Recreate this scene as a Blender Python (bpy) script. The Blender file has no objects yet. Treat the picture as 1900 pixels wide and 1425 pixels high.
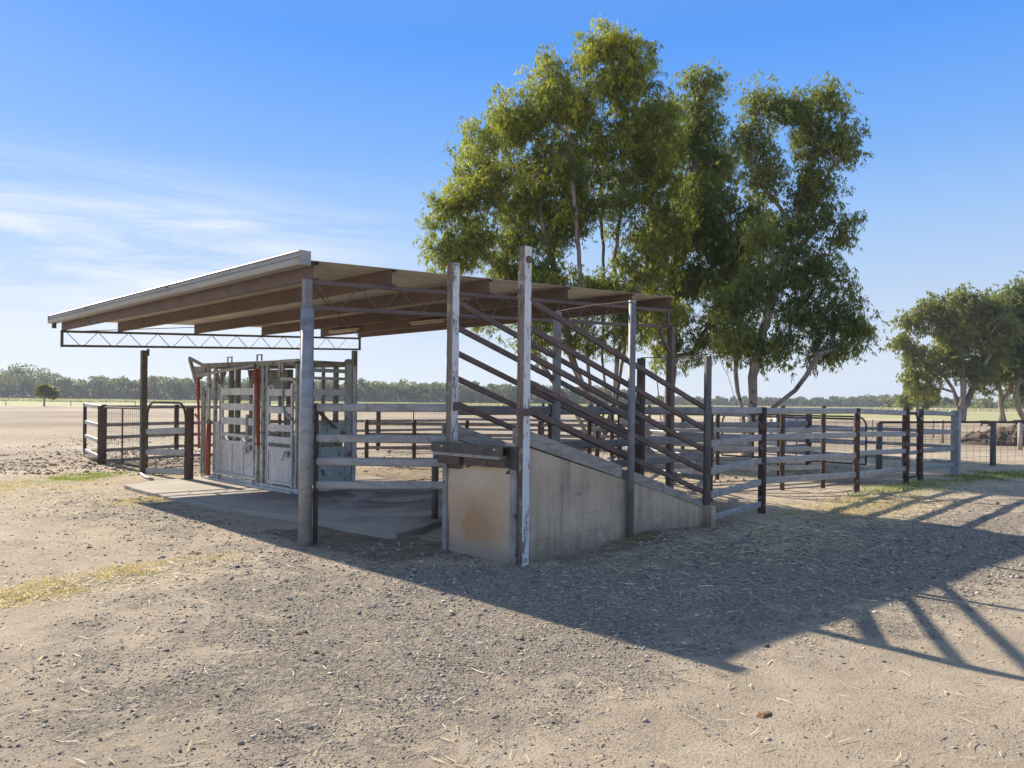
import bpy, math, random
import numpy as np
from mathutils import Vector, Matrix

random.seed(7)
RNG = np.random.default_rng(7)
SC = bpy.context.scene
COL = SC.collection

# ------------------------------------------------------------------ camera, sky, sun, exposure
EYE = Vector((-4.74, -8.29, 1.70))
FWD = Vector((0.7021, 0.7120, 0.0)); RGT = Vector((0.7120, -0.7021, 0.0)); UPV = Vector((0, 0, 1))
ROLL = 0.0105
cam_d = bpy.data.cameras.new("camera"); cam = bpy.data.objects.new("camera", cam_d); COL.objects.link(cam)
r_ = RGT * math.cos(ROLL) + UPV * math.sin(ROLL)
u_ = UPV * math.cos(ROLL) - RGT * math.sin(ROLL)
m_ = Matrix((r_, u_, -FWD)).transposed().to_4x4(); m_.translation = EYE
cam.matrix_world = m_
cam_d.sensor_width = 36.0; cam_d.lens = 27.28; cam_d.shift_y = 0.01816
cam_d.clip_start = 0.05; cam_d.clip_end = 6000
SC.camera = cam

SUN_EL = math.radians(31.2)
SUN_AZ_VEC = Vector((0.015, 1.0, 0.0)).normalized()          # towards the sun, on the ground
w = bpy.data.worlds.new("World"); SC.world = w; w.use_nodes = True
nt = w.node_tree; N = nt.nodes; L = nt.links; N.clear()
out = N.new("ShaderNodeOutputWorld"); bg = N.new("ShaderNodeBackground")
sky = N.new("ShaderNodeTexSky"); sky.sky_type = 'NISHITA'; sky.sun_disc = False
sky.sun_elevation = SUN_EL; sky.sun_rotation = math.atan2(SUN_AZ_VEC.x, SUN_AZ_VEC.y)
sky.altitude = 100; sky.air_density = 1.0; sky.dust_density = 0.6; sky.ozone_density = 2.5
hsv = N.new("ShaderNodeHueSaturation"); hsv.inputs['Saturation'].default_value = 1.12
L.new(sky.outputs[0], hsv.inputs['Color'])
tc = N.new("ShaderNodeTexCoord"); sep = N.new("ShaderNodeSeparateXYZ"); L.new(tc.outputs['Generated'], sep.inputs[0])
ramp_ = N.new("ShaderNodeValToRGB"); L.new(sep.outputs['Z'], ramp_.inputs[0]); el_ = ramp_.color_ramp.elements
SKYR = [(0.0, (0.80, 0.90, 1.02)), (0.05, (0.76, 0.87, 1.02)), (0.13, (0.58, 0.74, 1.0)), (0.21, (0.41, 0.65, 1.04)), (0.30, (0.22, 0.50, 1.06)), (0.42, (0.095, 0.37, 1.06)), (0.62, (0.22, 0.37, 0.72)), (1.0, (0.36, 0.42, 0.54))]
el_[0].position = 0.0; el_[0].color = (*[c * 5.6 for c in SKYR[0][1]], 1); el_[1].position = 1.0; el_[1].color = (*[c * 5.6 for c in SKYR[-1][1]], 1)
for p_, c_ in SKYR[1:-1]:
    e_ = ramp_.color_ramp.elements.new(p_); e_.color = (*[c * 5.6 for c in c_], 1)
mxs = N.new("ShaderNodeMix"); mxs.data_type = 'RGBA'; mxs.inputs[0].default_value = 0.94
L.new(hsv.outputs[0], mxs.inputs[6]); L.new(ramp_.outputs[0], mxs.inputs[7])
# thin wind-drawn cirrus low on the sun side
mp = N.new("ShaderNodeMapping"); mp.inputs['Rotation'].default_value = (0.10, -0.16, 0.0); mp.inputs['Scale'].default_value = (2.2, 2.2, 21.0)
L.new(tc.outputs['Generated'], mp.inputs[0])
nz = N.new("ShaderNodeTexNoise"); nz.inputs['Scale'].default_value = 1.25; nz.inputs['Detail'].default_value = 7; nz.inputs['Roughness'].default_value = 0.62; nz.inputs['Distortion'].default_value = 0.6
L.new(mp.outputs[0], nz.inputs['Vector'])
r1 = N.new("ShaderNodeMapRange"); r1.inputs['From Min'].default_value = 0.36; r1.inputs['From Max'].default_value = 0.56; L.new(nz.outputs['Fac'], r1.inputs['Value'])
# band of elevation
def mrange(src, a, b, c=0.0, d=1.0, smooth=True):
    n = N.new("ShaderNodeMapRange"); n.inputs['From Min'].default_value = a; n.inputs['From Max'].default_value = b
    n.inputs['To Min'].default_value = c; n.inputs['To Max'].default_value = d
    if smooth: n.interpolation_type = 'SMOOTHSTEP'
    L.new(src, n.inputs['Value']); return n.outputs[0]
def mul(a, b):
    n = N.new("ShaderNodeMath"); n.operation = 'MULTIPLY'; L.new(a, n.inputs[0]); L.new(b, n.inputs[1]) if hasattr(b, 'links') else setattr(n.inputs[1], 'default_value', b); return n.outputs[0]
lo = mrange(sep.outputs['Z'], 0.02, 0.10); hi = mrange(sep.outputs['Z'], 0.17, 0.29, 1.0, 0.0)
az = mrange(sep.outputs['X'], 0.36, 0.66, 1.0, 0.0)
cl = mul(mul(mul(r1.outputs[0], lo), hi), az)
cl = mul(cl, 0.95)
mx = N.new("ShaderNodeMix"); mx.data_type = 'RGBA'
L.new(cl, mx.inputs[0]); L.new(mxs.outputs[2], mx.inputs[6]); mx.inputs[7].default_value = (5.2, 5.6, 6.0, 1)
L.new(mx.outputs[2], bg.inputs['Color']); bg.inputs['Strength'].default_value = 0.089
L.new(bg.outputs[0], out.inputs[0])

sl = bpy.data.lights.new("sun", 'SUN'); sl.energy = 4.6; sl.angle = math.radians(0.53); sl.color = (1.0, 0.89, 0.74)
so = bpy.data.objects.new("sun", sl); COL.objects.link(so)
sdir = (SUN_AZ_VEC * math.cos(SUN_EL) + UPV * math.sin(SUN_EL))
so.rotation_euler = sdir.to_track_quat('Z', 'Y').to_euler(); so.location = (0, 0, 40)
vs = SC.view_settings; vs.view_transform = 'Standard'; vs.look = 'None'; vs.gamma = 1.0; vs.exposure = 0.88; vs.use_curve_mapping = False
SC.cycles.volume_bounces = 0; SC.cycles.max_bounces = 8; SC.cycles.transparent_max_bounces = 8

# ------------------------------------------------------------------ materials
class Mat:
    def __init__(s, name):
        s.m = bpy.data.materials.new(name); s.m.use_nodes = True; s.t = s.m.node_tree; s.t.nodes.clear()
        s.out = s.n("ShaderNodeOutputMaterial"); s.b = s.n("ShaderNodeBsdfPrincipled"); s.l(s.b.outputs[0], s.out.inputs[0])
        s.tc = s.n("ShaderNodeTexCoord")
    def n(s, t, **k):
        x = s.t.nodes.new(t)
        for a, v in k.items(): setattr(x, a, v)
        return x
    def l(s, a, b): s.t.links.new(a, b)
    def noise(s, scale, detail=4, rough=0.6, vec=None, stretch=None, dist=0.0):
        x = s.n("ShaderNodeTexNoise"); x.inputs['Scale'].default_value = scale; x.inputs['Detail'].default_value = detail
        x.inputs['Roughness'].default_value = rough; x.inputs['Distortion'].default_value = dist
        v = vec or s.tc.outputs['Object']
        if stretch:
            mpn = s.n("ShaderNodeMapping"); mpn.inputs['Scale'].default_value = stretch; s.l(v, mpn.inputs[0]); v = mpn.outputs[0]
        s.l(v, x.inputs['Vector']); return x.outputs['Fac']
    def rng(s, src, a, b, c=0.0, d=1.0):
        x = s.n("ShaderNodeMapRange"); x.inputs['From Min'].default_value = a; x.inputs['From Max'].default_value = b
        x.inputs['To Min'].default_value = c; x.inputs['To Max'].default_value = d; s.l(src, x.inputs['Value']); return x.outputs[0]
    def mix(s, f, a, b, mode='MIX'):
        x = s.n("ShaderNodeMix", data_type='RGBA', blend_type=mode)
        for i, v in ((0, f), (6, a), (7, b)):
            if isinstance(v, (int, float)): x.inputs[i].default_value = v
            elif isinstance(v, tuple): x.inputs[i].default_value = (*v, 1)
            else: s.l(v, x.inputs[i])
        return x.outputs[2]
    def math(s, op, a, b=0.0):
        x = s.n("ShaderNodeMath", operation=op)
        for i, v in ((0, a), (1, b)):
            if isinstance(v, (int, float)): x.inputs[i].default_value = v
            else: s.l(v, x.inputs[i])
        return x.outputs[0]
    def bump(s, h, strength=0.3, dist=0.01):
        x = s.n("ShaderNodeBump"); x.inputs['Strength'].default_value = strength; x.inputs['Distance'].default_value = dist
        s.l(h, x.inputs['Height']); s.l(x.outputs[0], s.b.inputs['Normal'])
    def base(s, c):
        if isinstance(c, tuple): s.b.inputs['Base Color'].default_value = (*c, 1)
        else: s.l(c, s.b.inputs['Base Color'])
    def rough(s, v):
        if isinstance(v, float): s.b.inputs['Roughness'].default_value = v
        else: s.l(v, s.b.inputs['Roughness'])

def two_tone(name, c1, c2, scale=6, lo=0.42, hi=0.62, rough=0.7, metal=0.0, stretch=None, c3=None, s3=40, bump=0.2, bd=0.004, detail=6):
    m = Mat(name)
    f = m.rng(m.noise(scale, detail, 0.65, stretch=stretch), lo, hi)
    c = m.mix(f, c1, c2)
    if c3:
        g = m.rng(m.noise(s3, 5, 0.7), 0.56, 0.64); c = m.mix(g, c, c3)
    fine = m.noise(scale * 9, 3, 0.6, stretch=stretch)
    c = m.mix(m.rng(fine, 0.3, 0.7, 0.0, 0.35), c, m.mix(0.5, c, (0.02, 0.02, 0.02)))
    m.base(c); m.rough(rough); m.b.inputs['Metallic'].default_value = metal
    m.bump(fine, bump, bd)
    return m.m

M = {}
M['galv'] = two_tone('galvanised_steel', (0.38, 0.385, 0.38), (0.28, 0.283, 0.28), 3.0, rough=0.5, metal=0.1, stretch=(1, 1, 3), c3=(0.25, 0.23, 0.21), s3=6, bump=0.1)
M['galv_old'] = two_tone('dull_galvanised_steel', (0.28, 0.28, 0.275), (0.20, 0.195, 0.19), 3.0, rough=0.6, metal=0.2, c3=(0.22, 0.18, 0.15), s3=5, bump=0.15)
M['post_brown'] = two_tone('rusted_post_steel', (0.075, 0.045, 0.034), (0.115, 0.075, 0.055), 5, rough=0.8, c3=(0.14, 0.12, 0.105), s3=9, bump=0.5)
M['post_flake'] = two_tone('flaking_brown_post', (0.06, 0.034, 0.026), (0.11, 0.07, 0.05), 7, rough=0.85, c3=(0.42, 0.38, 0.33), s3=11, bump=0.8, bd=0.01)
M['rust'] = two_tone('red_oxide_steel', (0.18, 0.127, 0.108), (0.13, 0.10, 0.088), 2.2, rough=0.75, c3=(0.17, 0.11, 0.08), s3=6, bump=0.15)
M['rail_rust'] = two_tone('brown_rail_steel', (0.155, 0.105, 0.086), (0.11, 0.078, 0.064), 4, rough=0.7, c3=(0.19, 0.15, 0.125), s3=12, bump=0.2)
M['dark_steel'] = two_tone('dark_painted_steel', (0.075, 0.073, 0.06), (0.14, 0.125, 0.10), 6, rough=0.6, bump=0.3)
M['crush'] = two_tone('worn_grey_green_steel', (0.46, 0.47, 0.43), (0.33, 0.34, 0.305), 4, rough=0.6, metal=0.1, c3=(0.12, 0.09, 0.07), s3=8)
M['crush_top'] = two_tone('dusty_green_grey_steel', (0.30, 0.30, 0.25), (0.20, 0.20, 0.17), 5, rough=0.7, c3=(0.13, 0.07, 0.05), s3=5)
M['crush_pale'] = two_tone('pale_zinc_plate', (0.66, 0.655, 0.63), (0.50, 0.495, 0.475), 3, rough=0.55, metal=0.15, c3=(0.42, 0.39, 0.34), s3=10, stretch=(1, 1, 0.35))
M['orange'] = two_tone('faded_orange_paint', (0.46, 0.115, 0.06), (0.36, 0.085, 0.05), 8, rough=0.5, c3=(0.25, 0.12, 0.07), s3=18)
M['red'] = two_tone('faded_red_paint', (0.36, 0.05, 0.04), (0.28, 0.04, 0.035), 8, rough=0.5)
M['fix'] = two_tone('cream_light_fitting', (0.62, 0.58, 0.42), (0.5, 0.45, 0.3), 5, rough=0.5)
M['zinc_roof'] = two_tone('zinc_roof_sheet', (0.62, 0.57, 0.49), (0.50, 0.46, 0.40), 1.2, rough=0.5, metal=0.15, stretch=(0.3, 3, 1), bump=0.05)
M['gutter'] = two_tone('weathered_zinc_gutter', (0.40, 0.395, 0.37), (0.30, 0.295, 0.28), 1.0, rough=0.45, metal=0.2, stretch=(1, 0.3, 3), bump=0.05)
M['trough'] = two_tone('pale_concrete_trough', (0.68, 0.68, 0.66), (0.5, 0.5, 0.48), 3, rough=0.8)
M['cow'] = two_tone('black_cattle_hide', (0.012, 0.011, 0.011), (0.02, 0.018, 0.016), 5, rough=0.8)
M['grey_post'] = two_tone('silvered_timber_post', (0.20, 0.18, 0.15), (0.12, 0.105, 0.09), 6, rough=0.9, stretch=(4, 4, 0.5), bump=0.6)
M['pale_post'] = two_tone('pale_sunlit_post', (0.55, 0.50, 0.42), (0.38, 0.33, 0.27), 6, rough=0.9, stretch=(4, 4, 0.5), bump=0.4)  # pale tone paints the sunlight on these posts into their colour
M['wire'] = two_tone('fence_wire', (0.14, 0.13, 0.12), (0.2, 0.18, 0.16), 6, rough=0.6)
M['bark'] = two_tone('mottled_gum_bark', (0.40, 0.34, 0.27), (0.14, 0.10, 0.075), 1.6, 0.40, 0.60, rough=0.9, stretch=(2, 2, 0.5), c3=(0.07, 0.05, 0.04), s3=3, bump=0.8, bd=0.03)
M['bark_far'] = two_tone('pale_gum_bark', (0.33, 0.28, 0.23), (0.15, 0.12, 0.095), 0.6, 0.42, 0.60, rough=0.9, stretch=(2, 2, 0.5), bump=0.3)
M['timber'] = two_tone('bare_weathered_timber', (0.26, 0.215, 0.165), (0.13, 0.095, 0.07), 4, rough=0.9, stretch=(5, 5, 0.5), c3=(0.42, 0.40, 0.36), s3=5, bump=0.7, bd=0.006)
M['sleeper'] = two_tone('silvered_sleeper_timber', (0.46, 0.42, 0.365), (0.30, 0.27, 0.235), 5, rough=0.9, stretch=(0.6, 6, 6), c3=(0.30, 0.27, 0.235), s3=4, bump=0.8, bd=0.008)
M['block'] = two_tone('brown_timber_block', (0.17, 0.12, 0.09), (0.10, 0.08, 0.06), 7, rough=0.9, stretch=(3, 0.7, 3), bump=0.6)
M['light_flat'] = two_tone('worn_pale_flat_bar', (0.38, 0.37, 0.345), (0.24, 0.225, 0.20), 5, rough=0.6, c3=(0.13, 0.09, 0.065), s3=9)
M['soil'] = two_tone('clodded_manure_soil', (0.20, 0.145, 0.10), (0.11, 0.075, 0.05), 5, rough=1.0, c3=(0.34, 0.27, 0.19), s3=8, bump=1.0, bd=0.05)

def mk_white():
    m = Mat('flaking_white_paint')
    n1 = m.noise(9, 8, 0.75, stretch=(1, 1, 0.35)); n2 = m.noise(60, 4, 0.7, stretch=(1, 1, 0.25))
    f = m.rng(m.math('ADD', n1, m.math('MULTIPLY', n2, 0.35)), 0.735, 0.765)
    c = m.mix(f, (0.72, 0.73, 0.74), (0.16, 0.12, 0.09))
    c = m.mix(m.rng(m.noise(3, 4, 0.6), 0.4, 0.7, 0, 0.4), c, (0.45, 0.43, 0.38))
    m.base(c); m.rough(0.7); m.bump(m.math('MULTIPLY', f, -1.0), 0.6, 0.004); return m.m
M['white'] = mk_white()

def mk_mint():
    m = Mat('peeling_mint_paint')
    f = m.rng(m.noise(6, 8, 0.7, stretch=(1, 1, 0.4)), 0.54, 0.57)
    c = m.mix(f, (0.38, 0.45, 0.42), (0.14, 0.10, 0.06))
    c = m.mix(m.rng(m.noise(3, 5, 0.6), 0.5, 0.58), c, (0.50, 0.50, 0.44))
    m.base(c); m.rough(0.6); m.bump(f, 0.4, 0.004); return m.m
M['mint'] = mk_mint()

def mk_concrete():
    m = Mat('stained_render_concrete')
    c = m.mix(m.rng(m.noise(1.6, 6, 0.6), 0.35, 0.65), (0.64, 0.50, 0.345), (0.45, 0.36, 0.255))
    st = m.rng(m.noise(1.0, 6, 0.65, stretch=(6, 6, 0.5)), 0.46, 0.70, 0, 0.6); c = m.mix(st, c, (0.17, 0.145, 0.115))
    pit = m.rng(m.noise(26, 4, 0.8), 0.60, 0.64); patch = m.rng(m.noise(2.1, 4, 0.5), 0.48, 0.58)
    pm = m.math('MULTIPLY', pit, patch); c = m.mix(pm, c, (0.04, 0.035, 0.03))
    big = m.rng(m.noise(3.1, 7, 0.75, dist=0.5), 0.655, 0.67); c = m.mix(big, c, (0.11, 0.085, 0.06))
    spz = m.n("ShaderNodeSeparateXYZ"); m.l(m.tc.outputs['Object'], spz.inputs[0])
    c = m.mix(m.rng(m.math('ADD', spz.outputs['Z'], m.math('MULTIPLY', m.noise(3.5, 6, 0.7), 0.5)), 0.55, 0.20, 0, 0.75), c, (0.15, 0.125, 0.10))
    c = m.mix(m.rng(m.noise(5.5, 7, 0.75), 0.52, 0.66, 0, 0.35), c, (0.64, 0.56, 0.44))
    # hairline block joints low on the wall, broken up by noise
    br = m.n("ShaderNodeTexBrick"); br.offset = 0.5
    mpn = m.n("ShaderNodeMapping"); m.l(m.tc.outputs['Object'], mpn.inputs[0]); mpn.inputs['Rotation'].default_value = (math.pi / 2, 0, 0)
    m.l(mpn.outputs[0], br.inputs['Vector']); br.inputs['Scale'].default_value = 1.0; br.inputs['Brick Width'].default_value = 0.39; br.inputs['Row Height'].default_value = 0.215
    br.inputs['Mortar Size'].default_value = 0.0035; br.inputs['Mortar Smooth'].default_value = 0.1
    sp = m.n("ShaderNodeSeparateXYZ"); m.l(m.tc.outputs['Object'], sp.inputs[0])
    low = m.math('MULTIPLY', m.math('MULTIPLY', m.rng(sp.outputs['Z'], 0.46, 0.43), m.rng(sp.outputs['X'], 2.55, 2.45)), m.math('MULTIPLY', m.rng(m.noise(2.0, 2, 0.5), 0.42, 0.50), m.rng(m.noise(38, 3, 0.7), 0.44, 0.52)))
    jm = m.math('MULTIPLY', m.math('MULTIPLY', br.outputs['Fac'], low), 0.6); c = m.mix(jm, c, (0.06, 0.05, 0.045))
    m.base(c); m.rough(0.9)
    h = m.math('SUBTRACT', m.noise(30, 6, 0.7), m.math('MULTIPLY', m.math('ADD', pm, big), 1.5)); m.bump(h, 0.5, 0.008); return m.m
M['concrete'] = mk_concrete()

def mk_slab():
    m = Mat('dirty_concrete_slab')
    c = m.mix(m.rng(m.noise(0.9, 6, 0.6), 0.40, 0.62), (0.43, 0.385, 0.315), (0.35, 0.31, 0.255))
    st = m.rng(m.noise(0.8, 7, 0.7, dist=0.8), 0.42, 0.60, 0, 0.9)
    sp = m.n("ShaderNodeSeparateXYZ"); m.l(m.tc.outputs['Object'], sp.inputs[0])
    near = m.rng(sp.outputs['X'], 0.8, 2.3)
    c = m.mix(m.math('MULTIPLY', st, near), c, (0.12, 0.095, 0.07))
    m.base(c); m.rough(0.9); m.bump(m.noise(40, 5, 0.7), 0.35, 0.006); return m.m
M['slab'] = mk_slab()

def mk_checker():
    m = Mat('rust_stained_checker_plate')
    sp = m.n("ShaderNodeSeparateXYZ"); m.l(m.tc.outputs['Object'], sp.inputs[0])
    y, z = sp.outputs['Y'], sp.outputs['Z']
    def lug(a, b, off):
        p = m.math('ADD', m.math('MULTIPLY', y, a), m.math('MULTIPLY', z, b)); q = m.math('SUBTRACT', m.math('MULTIPLY', y, b), m.math('MULTIPLY', z, a))
        s1 = m.math('SINE', m.math('MULTIPLY', p, 230.0)); s2 = m.math('SINE', m.math('ADD', m.math('MULTIPLY', q, 115.0), off))
        return m.rng(m.math('MULTIPLY', m.rng(s1, 0.2, 0.9), m.rng(s2, -0.1, 0.6)), 0.1, 0.8)
    h = m.math('MAXIMUM', lug(0.7, 0.7, 0.0), lug(0.7, -0.7, 3.14))
    rn = m.noise(2.2, 6, 0.65)
    zz = m.math('MULTIPLY', m.rng(z, -0.02, 0.30), m.rng(z, 0.85, 0.36)); yy = m.math('MULTIPLY', m.rng(y, -2.6, -2.0), m.rng(y, -1.3, -1.85))
    f = m.rng(m.math('MULTIPLY', m.math('ADD', m.math('MULTIPLY', m.math('MULTIPLY', zz, yy), 0.8), 0.12), m.rng(m.noise(3.0, 8, 0.75, stretch=(1, 1, 0.6)), 0.30, 0.62, 0.5, 1.2)), 0.06, 0.75)
    c = m.mix(m.rng(rn, 0.4, 0.65), (0.70, 0.555, 0.39), (0.56, 0.445, 0.31))
    c = m.mix(f, c, (0.50, 0.285, 0.13))
    c = m.mix(m.rng(m.math('ADD', z, m.math('MULTIPLY', rn, 0.2)), 0.32, 0.16, 0, 0.8), c, (0.33, 0.28, 0.22))
    c = m.mix(m.math('MULTIPLY', h, 0.35), c, (0.68, 0.60, 0.48))
    m.base(c); m.rough(0.6); m.b.inputs['Metallic'].default_value = 0.15; m.bump(h, 0.7, 0.003); return m.m
M['checker'] = mk_checker()

def mk_ground():
    m = Mat('yard_ground')
    at = m.n("ShaderNodeAttribute", attribute_name='zone'); sp = m.n("ShaderNodeSeparateColor"); m.l(at.outputs['Color'], sp.inputs[0])
    gr, st, gn = sp.outputs[0], sp.outputs[1], sp.outputs[2]
    dk = at.outputs['Alpha']
    n1 = m.noise(0.7, 8, 0.65); n2 = m.noise(7, 7, 0.7); n3 = m.noise(45, 6, 0.75); n4 = m.noise(160, 3, 0.7)
    dirt = m.mix(m.rng(n1, 0.35, 0.65), (0.72, 0.595, 0.425), (0.58, 0.475, 0.34))
    dirt = m.mix(m.rng(n3, 0.50, 0.66, 0, 0.55), dirt, (0.30, 0.235, 0.175))
    vo = m.n("ShaderNodeTexVoronoi"); vo.inputs['Scale'].default_value = 62; m.l(m.tc.outputs['Object'], vo.inputs['Vector'])
    vs_ = m.n("ShaderNodeSeparateColor"); m.l(vo.outputs['Color'], vs_.inputs[0])
    grav = m.mix(vs_.outputs[0], (0.15, 0.145, 0.14), (0.50, 0.44, 0.36)); grav = m.mix(m.rng(vo.outputs['Distance'], 0.35, 0.75), grav, (0.23, 0.20, 0.165))
    gm = m.rng(m.math('ADD', gr, m.math('ADD', m.math('MULTIPLY', m.math('SUBTRACT', n2, 0.5), 1.2), m.math('MULTIPLY', m.math('SUBTRACT', m.noise(1.7, 5, 0.65), 0.5), 1.8))), 0.38, 0.70)
    gm = m.math('MULTIPLY', gm, m.rng(m.noise(24, 4, 0.7), 0.36, 0.56))
    c = m.mix(gm, dirt, grav)
    str_c = m.mix(m.rng(n3, 0.4, 0.6), (0.54, 0.44, 0.27), (0.39, 0.31, 0.20))
    sm = m.rng(m.math('ADD', st, m.math('MULTIPLY', m.math('SUBTRACT', n2, 0.5), 1.3)), 0.45, 0.75)
    c = m.mix(sm, c, str_c)
    gcol = m.mix(m.rng(n3, 0.35, 0.65), (0.30, 0.36, 0.12), (0.46, 0.42, 0.22))
    mid = m.noise(2.6, 6, 0.7); c = m.mix(m.rng(mid, 0.36, 0.62, 0.42, 0.0), c, (0.29, 0.235, 0.175))
    grit = m.noise(85, 4, 0.8); c = m.mix(m.rng(grit, 0.56, 0.63, 0, 0.55), c, (0.17, 0.15, 0.13)); c = m.mix(m.rng(grit, 0.42, 0.34, 0, 0.6), c, (0.74, 0.62, 0.46))
    gmk = m.rng(m.math('ADD', gn, m.math('MULTIPLY', m.math('SUBTRACT', n2, 0.5), 0.9)), 0.4, 0.7)
    c = m.mix(gmk, c, gcol)
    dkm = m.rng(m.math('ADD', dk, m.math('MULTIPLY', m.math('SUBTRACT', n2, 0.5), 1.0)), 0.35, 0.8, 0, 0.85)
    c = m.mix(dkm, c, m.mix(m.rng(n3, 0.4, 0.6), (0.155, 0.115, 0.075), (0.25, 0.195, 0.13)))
    c = m.mix(m.rng(n4, 0.55, 0.75, 0, 0.3), c, (0.16, 0.135, 0.11))
    m.base(c); m.rough(0.95); m.b.inputs['Specular IOR Level'].default_value = 0.2
    h = m.math('ADD', m.math('MULTIPLY', n3, 1.0), m.math('ADD', m.math('MULTIPLY', n4, 0.45), m.math('MULTIPLY', m.math('MULTIPLY', gm, m.rng(vo.outputs['Distance'], 0.0, 0.8, 1, 0)), 0.8)))
    m.bump(h, 1.0, 0.024); return m.m
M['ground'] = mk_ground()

def mk_tint(name, c_a, c_b, rough=0.9, spec=0.3):
    m = Mat(name); at = m.n("ShaderNodeAttribute", attribute_name='tint')
    m.base(m.mix(at.outputs['Fac'], c_a, c_b)); m.rough(rough); m.b.inputs['Specular IOR Level'].default_value = spec; return m.m
M['stone'] = mk_tint('blue_metal_stone', (0.10, 0.10, 0.105), (0.63, 0.545, 0.43))
M['straw'] = mk_tint('dry_straw', (0.62, 0.50, 0.28), (0.80, 0.70, 0.48), 0.7)
M['clod'] = mk_tint('earth_clod', (0.24, 0.18, 0.125), (0.52, 0.41, 0.29))

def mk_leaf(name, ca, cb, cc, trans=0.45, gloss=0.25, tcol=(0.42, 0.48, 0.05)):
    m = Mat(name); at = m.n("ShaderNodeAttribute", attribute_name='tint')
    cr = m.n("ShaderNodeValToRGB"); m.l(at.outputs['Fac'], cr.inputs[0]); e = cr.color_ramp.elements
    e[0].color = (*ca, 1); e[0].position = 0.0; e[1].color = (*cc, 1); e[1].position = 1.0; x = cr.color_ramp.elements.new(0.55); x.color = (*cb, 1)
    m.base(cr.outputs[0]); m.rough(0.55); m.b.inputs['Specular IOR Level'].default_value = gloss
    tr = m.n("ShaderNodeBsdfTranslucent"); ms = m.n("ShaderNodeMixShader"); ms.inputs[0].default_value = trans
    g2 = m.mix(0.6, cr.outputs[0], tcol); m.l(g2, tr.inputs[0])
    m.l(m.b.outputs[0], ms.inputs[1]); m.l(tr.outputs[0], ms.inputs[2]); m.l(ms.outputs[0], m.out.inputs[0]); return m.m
M['leaf_a'] = mk_leaf('yellow_green_gum_leaf', (0.07, 0.095, 0.035), (0.16, 0.20, 0.055), (0.72, 0.68, 0.10), 0.5, 0.12)
M['leaf_b'] = mk_leaf('deep_green_gum_leaf', (0.065, 0.095, 0.045), (0.15, 0.19, 0.08), (0.42, 0.45, 0.12), 0.5, 0.15)
M['leaf_c'] = mk_leaf('olive_gum_leaf', (0.14, 0.155, 0.07), (0.28, 0.285, 0.12), (0.48, 0.46, 0.19), 0.5)
M['leaf_far'] = mk_leaf('far_gum_leaf', (0.06, 0.075, 0.04), (0.11, 0.12, 0.06), (0.19, 0.19, 0.09), 0.3)
M['grass_dry'] = mk_leaf('dry_yellow_grass', (0.44, 0.42, 0.12), (0.76, 0.64, 0.27), (0.92, 0.80, 0.46), 0.4, 0.2, (0.80, 0.62, 0.22))
M['grass_green'] = mk_leaf('short_green_grass', (0.16, 0.26, 0.045), (0.30, 0.40, 0.08), (0.62, 0.56, 0.27), 0.4, 0.2, (0.42, 0.52, 0.08))
M['grass_far'] = mk_leaf('bleached_tall_grass', (0.50, 0.44, 0.28), (0.62, 0.55, 0.36), (0.72, 0.65, 0.45), 0.3)

# ------------------------------------------------------------------ mesh helpers
def tag(o, label=None, cat=None, group=None, kind=None):
    if label: o['label'] = label
    if cat: o['category'] = cat
    if group: o['group'] = group
    if kind: o['kind'] = kind
    return o
def empty(name, loc, label=None, cat=None, group=None):
    o = bpy.data.objects.new(name, None); o.empty_display_size = 0.2; COL.objects.link(o); o.location = loc
    return tag(o, label, cat, group)
def root_of(p):
    while p.parent: p = p.parent
    return p
def link_mesh(name, me, mat, parent=None, smooth=False, loc=None):
    if isinstance(mat, (list, tuple)):
        for x in mat: me.materials.append(M[x])
    else: me.materials.append(M[mat])
    if smooth: me.polygons.foreach_set('use_smooth', [True] * len(me.polygons))
    o = bpy.data.objects.new(name, me); COL.objects.link(o)
    if parent: o.parent = parent
    if loc is not None: o.location = loc
    return o

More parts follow.
